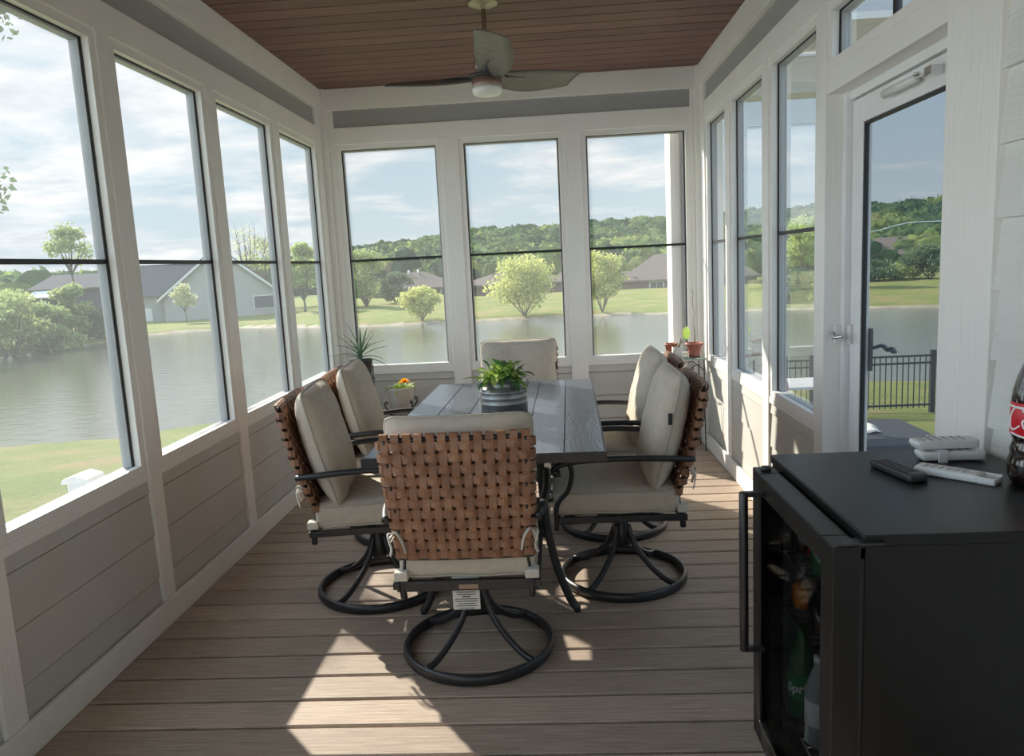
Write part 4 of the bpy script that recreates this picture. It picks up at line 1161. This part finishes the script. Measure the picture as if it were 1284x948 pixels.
tree('bare_tree', 'tall almost leafless tree behind the pale gabled house', 'tree', -21.9, 104, 12.2, 7.5, M['pale_leaf'], 500, .3, 18, 1, tr=.2, trunk_h=.3, levels=2)
tree('bare_tree', 'second thin bare tree right of the pale gabled house', 'tree', -20.7, 108, 10.2, 6, M['shrub_leaf'], 1500, .3, 18, 1, tr=.18, trunk_h=.35, levels=2)
tree('leafy_tree', 'fresh green tree seen through the fourth pond window', 'tree', -18.2, 88, 8.2, 4.6, M['green_leaf'], 7500, .3, 30, 1, tr=.15, trunk_h=.15)
tree('leafy_tree', 'fresh green tree just behind the left back corner post', 'tree', -16.2, 92, 7.2, 4.6, M['green_leaf'], 6500, .3, 26, 1, tr=.15, trunk_h=.15)
tree('lone_tree', 'tall lone tree with feathery crown and clear trunk left of the dark roof', 'tree', -32.7, 76, 9.7, 3.9, M['shrub_leaf'], 1900, .28, 26, 1, tr=.12, trunk_h=.52, shell=.2)
tree('ornamental_tree', 'small pale-leaved tree on the lawn before the gabled house', 'tree', -26.2, 84, 4.0, 2.9, M['pale_leaf'], 1500, .22, 16, 1, tr=.06, trunk_h=.3)
bush = [(-39, 58, 5.8, 7.5), (-36.6, 61, 4.9, 6.6), (-34.6, 63.5, 3.5, 4.6), (-33.0, 67, 4.6, 3.6), (-31.7, 68, 2.5, 4.0), (-36.0, 66, 4.3, 4.4), (-38.0, 70, 5.2, 5.4), (-30.3, 69.5, 1.9, 3.4), (-33.8, 62.5, 2.2, 3.6)]
bl_ = ['broad shrub on the pond bank at the very left edge of the view', 'tall round shrub on the pond bank, second from the left edge', 'middle-sized shrub in the left bank thicket below the lone tree', 'upright bright shrub right under the lone tree', 'low dark shrub before the dark house', 'shrub behind the tall round one on the left bank', 'shrub at the back of the left bank thicket', 'lowest shrub, right end of the left bank thicket', 'low waterside shrub in front of the left bank thicket']
for k, (az, r, h, w) in enumerate(bush):
    tree('bank_shrub', bl_[k], S, az, r, h, w, M['shrub_leaf'] if k not in (4, 7) else M['dark_leaf'], 4200, .27, 16, 8, tr=.05)
tree('leafy_tree', 'tall fresh green tree across the pond, seen through the window next to the door', 'tree', 18.1, 82, 7.2, 6.0, M['green_leaf'], 6500, .34, 26, 1, tr=.15, trunk_h=.15)
tree('round_shrub', 'dark shrub hanging over the far water, seen through the window next to the door', S, 17.3, 64, 2.4, 4.4, M['dark_leaf'], 3600, .26, 12, 6, tr=.04)
tree('round_shrub', 'dark hedge-like shrub beyond the bank, left part of the screen door view', S, 22.0, 92, 2.2, 6.4, M['dark_leaf'], 3000, .3, 12, 6, tr=.05)
tree('round_shrub', 'taller bush beyond the bank at the right of the screen door view', S, 25.6, 92, 3.6, 6.5, M['dark_leaf'], 3600, .3, 16, 6, tr=.05)
tree('round_shrub', 'low bushes beyond the bank, middle of the screen door view', S, 23.8, 94, 1.7, 5.5, M['shrub_leaf'], 2200, .3, 12, 6, tr=.05)
# near tree reaching in at the top left
e = tag(empty('garden_tree', (*pol(-40.5, 11), -1.9)), 'near garden tree whose leafy twigs reach in at the top left', 'tree')
m = MB(); m.tube(spline([(0, 0, 0), (0, .1, 2.5), (.1, 0, 5.4)], 5), .13, seg=8, taper=lambda t: 1.1 - .6 * t)
rnd = random.Random(4); ctr = []
x0, y0 = pol(-40.5, 11)
for az, el, r in [(-34.3, 16.6, 10.2), (-35.3, 17.3, 10.4), (-36.2, 6.6, 10.5), (-36.6, 5.6, 10.6), (-37.5, 16, 10.6), (-38, 8.5, 10.8), (-38.5, 12.5, 11), (-40.5, 17, 10.8), (-42, 9, 11)]:
    x, y = pol(az, r); z = CZ + r * math.tan(R(el)) + 1.9
    p2 = Vector((x - x0, y - y0, z)); p0 = Vector((0, 0, max(2.6, z - 1.3)))
    m.tube(spline([p0, p0.lerp(p2, .55) + Vector((0, 0, .12)), p2], 4), .018, seg=5, taper=lambda t: 1.1 - .9 * t); ctr.append(tuple(p2)); ctr.append(tuple(p0.lerp(p2, .86)))
m.build('trunk', M['bark'], e)
V, F = quads(ctr, [(.26, .26, .2)] * len(ctr), 900, .085, np.random.default_rng(77), .1); mesh_np('foliage', V, F, M['dark_leaf'], e)

# ---- woods on the hill and behind the houses (uncountable)
def woods(name, label, specs, seed, oct_=1):
    rng = np.random.default_rng(seed)
    import bmesh
    bm = bmesh.new(); bmesh.ops.create_icosphere(bm, subdivisions=2, radius=1)
    BV = np.array([v.co[:] for v in bm.verts]); BF = np.array([[v.index for v in f.verts] for f in bm.faces]); bm.free()
    Vs = []; Fs = []; Tn = []; o = 0
    for (az, r, rad, hgt, tone, gz) in specs:
        x, y = pol(az, r); z = (ground(az, r) if gz is None else gz)
        k = rng.random(3) * 50
        q = BV * 2.1 + k
        nn = np.sin(q[:, 0] * 2.3 + np.sin(q[:, 1] * 3.1)) * np.cos(q[:, 2] * 2.7 + q[:, 1]) * .13 + np.sin(q[:, 0] * 6.1 + q[:, 2] * 5) * np.sin(q[:, 1] * 6.7) * .10
        nn += rng.normal(size=len(BV)) * .045
        P = BV * (1 + nn)[:, None] * np.array([rad, rad, hgt]) + np.array([x, y, z + hgt * .6])
        Vs.append(P); Fs.append(BF + o); Tn.append(np.clip(tone + rng.normal(size=len(BF)) * .05, 0, 1)); o += len(BV)
    # leafy sprays breaking up each crown
    for (az, r, rad, hgt, tone, gz) in specs:
        n = 26 if rad < 9 else 60; x, y = pol(az, r); z = (ground(az, r) if gz is None else gz) + hgt * .6
        V, F = quads([(x, y, z)], [(rad * 1.12, rad * 1.12, hgt * 1.12)], n, rad * .42, rng, .8)
        Vs.append(V.reshape(-1, 3)); F = F + o; o += len(V)
        Fs.append(np.concatenate([F[:, :3], F[:, [0, 2, 3]]])); Tn.append(np.clip(tone + rng.normal(size=2 * n) * .08, 0, 1))
    ob = mesh_np(name, np.concatenate(Vs), np.concatenate(Fs), M['woods'], None, np.concatenate(Tn), smooth=False)
    tag(ob, label, 'woods', kind='stuff'); return ob
rng = np.random.default_rng(21)
specs = []
for k in range(5200):
    az = rng.uniform(-42, 32); r = 150 + 370 * rng.random() ** .9
    # broad patches of darker and lighter trees
    pt = noise.noise(Vector((az * .25, r * .012, 3)))
    tone = .42 + .55 * pt + rng.normal() * .14 - .10 * (r > 380)
    rad = rng.uniform(1.9, 3.9) * (1 + r / 900)
    specs.append((az, r, rad, rad * rng.uniform(.65, 1.0), float(np.clip(tone, .02, .95)), None))
for az in np.linspace(-42, 32, 420):
    rad = rng.uniform(3, 5.2); specs.append((az + rng.uniform(-.2, .2), 520 + rng.uniform(-15, 15), rad, rad * rng.uniform(.7, 1.2), float(np.clip(.22 + rng.normal() * .12, .02, .9)), None))
woods('hill_woods', 'mixed green woods covering the long hill across the pond', specs, 1)
specs = []
for az in np.concatenate([np.linspace(-16, 12, 90), np.linspace(12, 20.5, 18)]):
    r = rng.uniform(118, 150); rad = rng.uniform(1.6, 2.7)
    specs.append((az + rng.uniform(-.3, .3), r, rad, rad * rng.uniform(1.0, 1.7), float(np.clip(rng.choice([.08, .45, .7, .85]) + rng.normal() * .08, .02, .95)), None))
for az in np.linspace(-40, -16, 26):
    r = rng.uniform(150, 190); rad = rng.uniform(2.0, 3.2); specs.append((az, r, rad, rad * .8, float(np.clip(.45 + rng.normal() * .2, .05, .9)), None))
woods('treeline_woods', 'mixed green treeline growing behind the houses across the pond', specs, 2)

# ---- houses across the pond
def local(az, r, rot=None):
    x, y = pol(az, r); a = -R(az) if rot is None else rot
    return (x, y, 0), a
def hip(m, x0, x1, y0, y1, z0, z1, ov=.5, ridge_=None):
    a = (x0 - ov, y0 - ov, z0); b = (x1 + ov, y0 - ov, z0); c = (x1 + ov, y1 + ov, z0); d = (x0 - ov, y1 + ov, z0)
    q = (y1 - y0) / 2 + ov; my = (y0 + y1) / 2
    r0, r1 = ridge_ if ridge_ else (x0 - ov + q, x1 + ov - q)
    e = (r0, my, z1); f = (r1, my, z1)
    m.add([a, b, c, d, e, f], [(0, 1, 5, 4), (2, 3, 4, 5), (3, 0, 4), (1, 2, 5), (3, 2, 1, 0)])
GZ = -2.6
def house(name, label, az, r, roofm, wallm, parts):
    l, a = local(az, r); e = tag(empty(name, l, a), label, 'house'); 
    parts(e); return e
def h_white(e):
    w_ = MB(); w_.box(-5.6, 6.1, 0, 9, GZ - .4, .1); w_.add([(-5.6, 0, .1), (6.1, 0, .1), (.2, 0, 4.7), (-5.6, 9, .1), (6.1, 9, .1), (.2, 9, 4.7)], [(0, 1, 2), (5, 4, 3)]); w_.box(-10.6, -5.6, 2, 9, GZ - .4, .0)
    w_.build('wall', M['white_wall'], e)
    m = MB(); m.add([(-6.2, -.5, -.45), (.2, -.5, 4.75), (6.7, -.5, -.4), (-6.2, 9.4, -.45), (.2, 9.4, 4.75), (6.7, 9.4, -.4), (-6.2, -.5, -.25), (.2, -.5, 5.0), (6.7, -.5, -.2), (-6.2, 9.4, -.25), (.2, 9.4, 5.0), (6.7, 9.4, -.2)],
                    [(6, 9, 10, 7), (7, 10, 11, 8), (0, 6, 7, 1), (1, 7, 8, 2), (0, 3, 9, 6), (2, 8, 11, 5), (0, 1, 4, 3), (1, 2, 5, 4)])
    m.add([(-11.2, 1.4, -.05), (-1.0, 1.4, -.05), (-9.0, 5.5, 3.35), (-1.0, 5.5, 3.35), (-11.2, 9.5, -.05), (-1.0, 9.5, -.05)], [(0, 1, 3, 2), (0, 2, 4), (2, 3, 5, 4), (0, 4, 5, 1)])
    m.build('roof', M['roof_dark'], e)
    m = MB()
    for (xa, za, xb, zb) in ((-6.25, -.5, .2, 4.85), (.2, 4.85, 6.75, -.45)):
        m.add([(xa, -.54, za), (xb, -.54, zb), (xb, -.54, zb - .32), (xa, -.54, za - .3), (xa, -.48, za), (xb, -.48, zb), (xb, -.48, zb - .32), (xa, -.48, za - .3)], [(0, 1, 2, 3), (7, 6, 5, 4), (0, 4, 5, 1), (3, 2, 6, 7)])
    m.build('rake_board', M['house_trim'], e)
    for x0, x1, z0, z1 in ((-.9, 0, -1.7, -.8), (3.6, 5.8, -2.0, -.7)):
        f = MB().box(x0 - .1, x1 + .1, -.06, .02, z0 - .1, z1 + .1).build('window', M['house_trim'], e); MB().box(x0, x1, -.09, -.06, z0, z1).build('window_glass', M['house_glass'], f)
    MB().box(-7.7, -7.0, 1.9, 2.05, GZ - .2, -1.4).build('side_door', M['house_trim'], e)
house('gabled_house', 'pale house with wide gable and charcoal roof across the pond', -23.9, 90, None, None, h_white)
def h_dark(e):
    MB().box(-1.5, 9, 0, 8, GZ - .6, 1.0).build('wall', M['roof_dark'], e)
    m = MB(); m.add([(-4.5, -.6, 1.2), (9, -.6, 1.2), (9, 4, 2.9), (-1.6, 4, 2.9), (-4.5, 8.6, 1.2), (9, 8.6, 1.2)], [(0, 1, 2, 3), (4, 3, 2, 5), (0, 3, 4), (0, 4, 5, 1)]); m.build('roof', M['roof_dark'], e)
    m = MB(); m.add([(-5.2, -2.2, .35), (-1.0, -2.2, .35), (-1.6, 0, 1.25), (-3.2, 0, 1.25), (-5.2, -2.2, .25), (-1.0, -2.2, .25), (-1.6, 0, 1.15), (-3.2, 0, 1.15)], [(0, 1, 2, 3), (7, 6, 5, 4), (0, 4, 5, 1), (1, 5, 6, 2), (3, 2, 6, 7)]); m.build('porch_roof', M['sunlit_roof'], e)
    for k in range(3): MB().box(-4.8 + k * 1.7, -4.65 + k * 1.7, -2.0, -1.85, GZ - .4, .3).build('porch_post', M['house_trim'], e)
house('dark_house', 'dark-roofed house with porch roof coloured sunlit white behind the left bank shrubs', -32.9, 106, None, None, h_dark)
def brick_house(label, az, r, x0, x1, y1, eave, peak, extra=None, ridge_=None):
    def f(e):
        MB().box(x0, x1, 0, y1, GZ - .5, eave).build('wall', M['brick'], e)
        m = MB(); hip(m, x0, x1, 0, y1, eave, peak, .55, ridge_)
        if extra and 'wing' in extra:
            a, b, d, pk = extra['wing']; hip(m, a, b, -d, 4, eave, pk, .5)
        m.build('roof', M['roof'], e)
        MB().box(x0 - .5, x1 + .5, -.58, -.50, eave - .22, eave + .02).build('fascia', M['bark'], e)
        if extra and 'wing' in extra:
            a, b, d, pk = extra['wing']; MB().box(a, b, -d, 0, GZ - .5, eave).build('wing_wall', M['brick'], e)
        for (a, b, z0, z1) in (extra or {}).get('win', []):
            w = MB().box(a - .12, b + .12, -.08, .02, z0 - .12, z1 + .12).build('window', M['house_trim'], e)
            g = MB(); n = max(1, round((b - a) / .9))
            for k in range(n): g.box(a + (b - a) * k / n + .05, a + (b - a) * (k + 1) / n - .05, -.11, -.08, z0, z1)
            g.build('window_glass', M['house_glass'], w)
        for vx, vz in (extra or {}).get('vent', []):
            MB().lathe([(.16, -.3), (.16, .3)], (vx, y1 / 2 - .5, vz), 10).build('roof_vent', M['house_trim'], e)
    return house('brick_house', label, az, r, None, None, f)
brick_house('brick house with brown hip roof behind the left back window', -10.1, 111, -6.1, 6.4, 10, -1.3, 1.0, {'vent': [(-.9, 1.0), (.5, 1.0)], 'win': [(3.6, 5.0, -2.4, -1.5)]})
brick_house('long brick house hidden mostly behind the largest willow', -3.0, 98, -6.6, 8.0, 9, -1.05, .35, {'win': [(-2, -.6, -2.2, -1.4), (1.2, 2.4, -2.2, -1.4)]})
brick_house('brick house end with pale brown roof, right of the largest willow', 1.3, 112, -1.8, 3.6, 9, -1.0, .9, {'win': []}, (.2, 1.6))
brick_house('big brick house with white paired doors behind the right back window', 9.4, 96, -7.0, 9.0, 12, -1.35, 1.75, {'win': [(-3.6, -2.0, -2.35, -1.7), (2, 4, -2.2, -1.6)], 'wing': (-7.8, -5.4, .1, -.2)}, (-3.2, 5))
brick_house('wide brown-roofed building seen through the upper part of the screen door', 24.3, 150, -12, 14, 14, -.2, 2.9, {'win': []})
def h_pink(e):
    MB().box(-3, 3, 0, 5, 3, 6.0).build('wall', mat('pink_render', (.5, .33, .28), .9, c2=(.44, .29, .25), scale=1), e)
    m = MB(); hip(m, -3, 3, 0, 5, 6.0, 6.8, .4); m.build('roof', M['roof'], e)
    for k in range(3): MB().box(-2.2 + k * 1.8, -1.4 + k * 1.8, -.05, .02, 4.2, 5.3).build('window', M['house_trim'], e)
eh = house('pink_house', 'small pinkish building on the hillside seen through the screen door', 25.4, 300, None, None, h_pink)
eh.location.z = -.4
# utility poles and wire
poles = [(23.8, 190, 3.2), (24.8, 190, 4.6)]
for i, (az, r, zt) in enumerate(poles):
    x, y = pol(az, r)
    e = tag(empty('utility_pole', (x, y, -2)), ['shorter utility pole, left of the two seen through the screen door', 'taller utility pole, right of the two seen through the screen door'][i], 'pole')
    MB().tube([(0, 0, 0), (0, 0, zt + 2.6)], .16, seg=8).build('pole', M['pvc'], e); MB().box(-.9, .9, -.08, .08, zt + 2.0, zt + 2.2).build('crossarm', M['bark'], e)
m = MB(); pts = []
for k in range(25):
    az = 13 + k * .75; x, y = pol(az, 190); pts.append((x, y, 1.33 + 190 * math.tan(R(1.05 + .5 * (az - 21.7) / 5 + .12 * math.cos((az - 24.3) * 1.3)))))
m.tube(pts, .10, seg=5); tag(m.build('power_line', M['pvc']), 'long power line crossing the hillside beyond the door', 'wire')

# fence on the lawn
def fence(azs_, label):
    D = 16.9
    e = tag(empty('garden_fence', (0, 0, 0)), label, 'fence')
    xa, xb = 6.35, 12.4; y_ = CY + D - .9
    zb = -2.07; 
    m = MB()
    for z in (zb + .10, zb + .98, zb + 1.13): m.box(xa, xb, y_ - .02, y_ + .02, z - .02, z + .02)
    m.build('fence_rails', M['fence'], e)
    m = MB(); x = xa + .1; n = 0
    while x < xb:
        m.box(x - .009, x + .009, y_ - .009, y_ + .009, zb + .03, zb + 1.13); x += .115
    m.build('pickets', M['fence'], e)
    for x in (xa, 6.9, 9.35, 11.9 - .55 - 1.9 + 2.4):
        p = MB(); p.box(x - .045, x + .045, y_ - .045, y_ + .045, zb - .4, zb + 1.24); p.build('fence_post', M['fence'], e)
fence(None, 'black metal picket fence on the lawn by the pond')

# ------------------------------------------------------------------ world, sun, camera
wd = bpy.data.worlds.new('sky'); SC.world = wd; wd.use_nodes = True; nt = wd.node_tree; nt.nodes.clear()
class WT(NT):
    def __init__(s, t): s.t = t
N = WT(nt)
tc = N.n('ShaderNodeTexCoord')
sp_ = N.n('ShaderNodeSeparateXYZ', {0: (tc, 'Generated')})
zc = N.n('ShaderNodeMath', {0: (sp_, 2), 1: 0.0}, operation='MAXIMUM')
grad = N.ramp((zc, 0), [(0, (.74, .85, .90)), (.10, (.60, .76, .86)), (.35, (.44, .63, .82)), (1, (.30, .47, .72))])
za = N.n('ShaderNodeMath', {0: (zc, 0), 1: .16}, operation='ADD')
dv = N.n('ShaderNodeVectorMath', {0: (tc, 'Generated'), 1: (1, 1, 1)}, operation='MULTIPLY')
cz_ = N.n('ShaderNodeCombineXYZ', {0: (za, 0), 1: (za, 0), 2: (za, 0)})
dd = N.n('ShaderNodeVectorMath', {0: (dv, 0), 1: (cz_, 0)}, operation='DIVIDE')
mp = N.n('ShaderNodeMapping', {'Vector': (dd, 0), 'Scale': (.8, 1.0, .35), 'Location': (1.3, .4, 0)})
cn = N.n('ShaderNodeTexNoise', {'Vector': (mp, 0), 'Scale': 1.9, 'Detail': 9, 'Roughness': .56, 'Distortion': .25})
# more cloud towards the sun side
sunv = Vector((-1, 1.12, .90)).normalized()
dt = N.n('ShaderNodeVectorMath', {0: (tc, 'Generated'), 1: tuple(sunv)}, operation='DOT_PRODUCT')
bias = N.n('ShaderNodeMapRange', {'Value': (dt, 'Value'), 'From Min': .55, 'From Max': .98, 'To Min': -.05, 'To Max': .10})
cs_ = N.n('ShaderNodeMath', {0: (cn, 'Fac'), 1: (bias, 0)}, operation='ADD')
cr = N.ramp((cs_, 0), [(.47, (0, 0, 0)), (.66, (1, 1, 1))])
cn2 = N.n('ShaderNodeTexNoise', {'Vector': (mp, 0), 'Scale': 3.4, 'Detail': 6, 'Roughness': .6})
ccol = N.ramp((cn2, 'Fac'), [(.38, (.78, .84, .90)), (.6, (1.12, 1.12, 1.10))])
mx = N.n('ShaderNodeMix', data_type='RGBA'); N.t.links.new(cr.outputs[0], mx.inputs['Factor']); N.t.links.new(grad.outputs[0], mx.inputs['A']); N.t.links.new(ccol.outputs[0], mx.inputs['B'])
gl = N.n('ShaderNodeMapRange', {'Value': (dt, 'Value'), 'From Min': .80, 'From Max': 1.0, 'To Min': 1.0, 'To Max': 1.15})
ml = N.n('ShaderNodeVectorMath', {0: (mx, 'Result'), 3: (gl, 0)}, operation='SCALE')
bk = N.n('ShaderNodeMapRange', {'Value': (sp_, 1), 'From Min': -.5, 'From Max': .1, 'To Min': 1.7, 'To Max': 1.0})  # added boost: sky behind the camera brightened as fill through the rear windows
bx = N.n('ShaderNodeMapRange', {'Value': (sp_, 0), 'From Min': -.92, 'From Max': -.66, 'To Min': 3.6, 'To Max': 1.0})  # added boost: sky left of the view brightened to light the right wall
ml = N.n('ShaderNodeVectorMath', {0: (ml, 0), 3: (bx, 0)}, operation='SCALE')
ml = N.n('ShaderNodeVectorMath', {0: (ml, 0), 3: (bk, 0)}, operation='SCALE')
bz = N.n('ShaderNodeMapRange', {'Value': (sp_, 2), 'From Min': .42, 'From Max': .75, 'To Min': 1.0, 'To Max': 1.9})  # added boost: sky above the view brightened to light floor and right wall
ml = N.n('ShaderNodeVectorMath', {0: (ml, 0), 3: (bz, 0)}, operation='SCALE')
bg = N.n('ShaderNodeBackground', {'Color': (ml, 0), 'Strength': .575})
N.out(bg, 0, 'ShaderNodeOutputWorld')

sun = bpy.data.lights.new('sun', 'SUN'); sun.energy = 6.5; sun.angle = R(.7); sun.color = (1, .93, .80)
so = bpy.data.objects.new('sun', sun); COL.objects.link(so)
so.rotation_euler = sunv.to_track_quat('Z', 'Y').to_euler(); so.location = (-8, 11, 9)

cam = bpy.data.cameras.new('camera'); co = bpy.data.objects.new('camera', cam); COL.objects.link(co); SC.camera = co
cam.sensor_fit = 'HORIZONTAL'; cam.sensor_width = 36; cam.lens = 954.16 * 36 / 1284; cam.clip_start = .05; cam.clip_end = 3000
yaw, pitch, roll = R(-3.3024), R(-8.4463), R(-2.9014)
fwd = Vector((math.sin(yaw) * math.cos(pitch), math.cos(yaw) * math.cos(pitch), math.sin(pitch)))
rt = Vector((math.cos(yaw), -math.sin(yaw), 0)); up = rt.cross(fwd)
Rv = rt * math.cos(roll) + up * math.sin(roll); Uv = -rt * math.sin(roll) + up * math.cos(roll)
mt = Matrix((Rv, Uv, -fwd)).transposed().to_4x4(); mt.translation = (1.5632, -5.4635, 1.3305); co.matrix_world = mt

SC.view_settings.view_transform = 'Standard'; SC.view_settings.look = 'None'; SC.view_settings.gamma = 1; SC.view_settings.use_curve_mapping = False
SC.view_settings.exposure = 0.63
cy = SC.cycles; cy.use_denoising = True; cy.max_bounces = 8; cy.diffuse_bounces = 7; cy.glossy_bounces = 3; cy.transparent_max_bounces = 12; cy.sample_clamp_indirect = 6; cy.caustics_reflective = False; cy.caustics_refractive = False
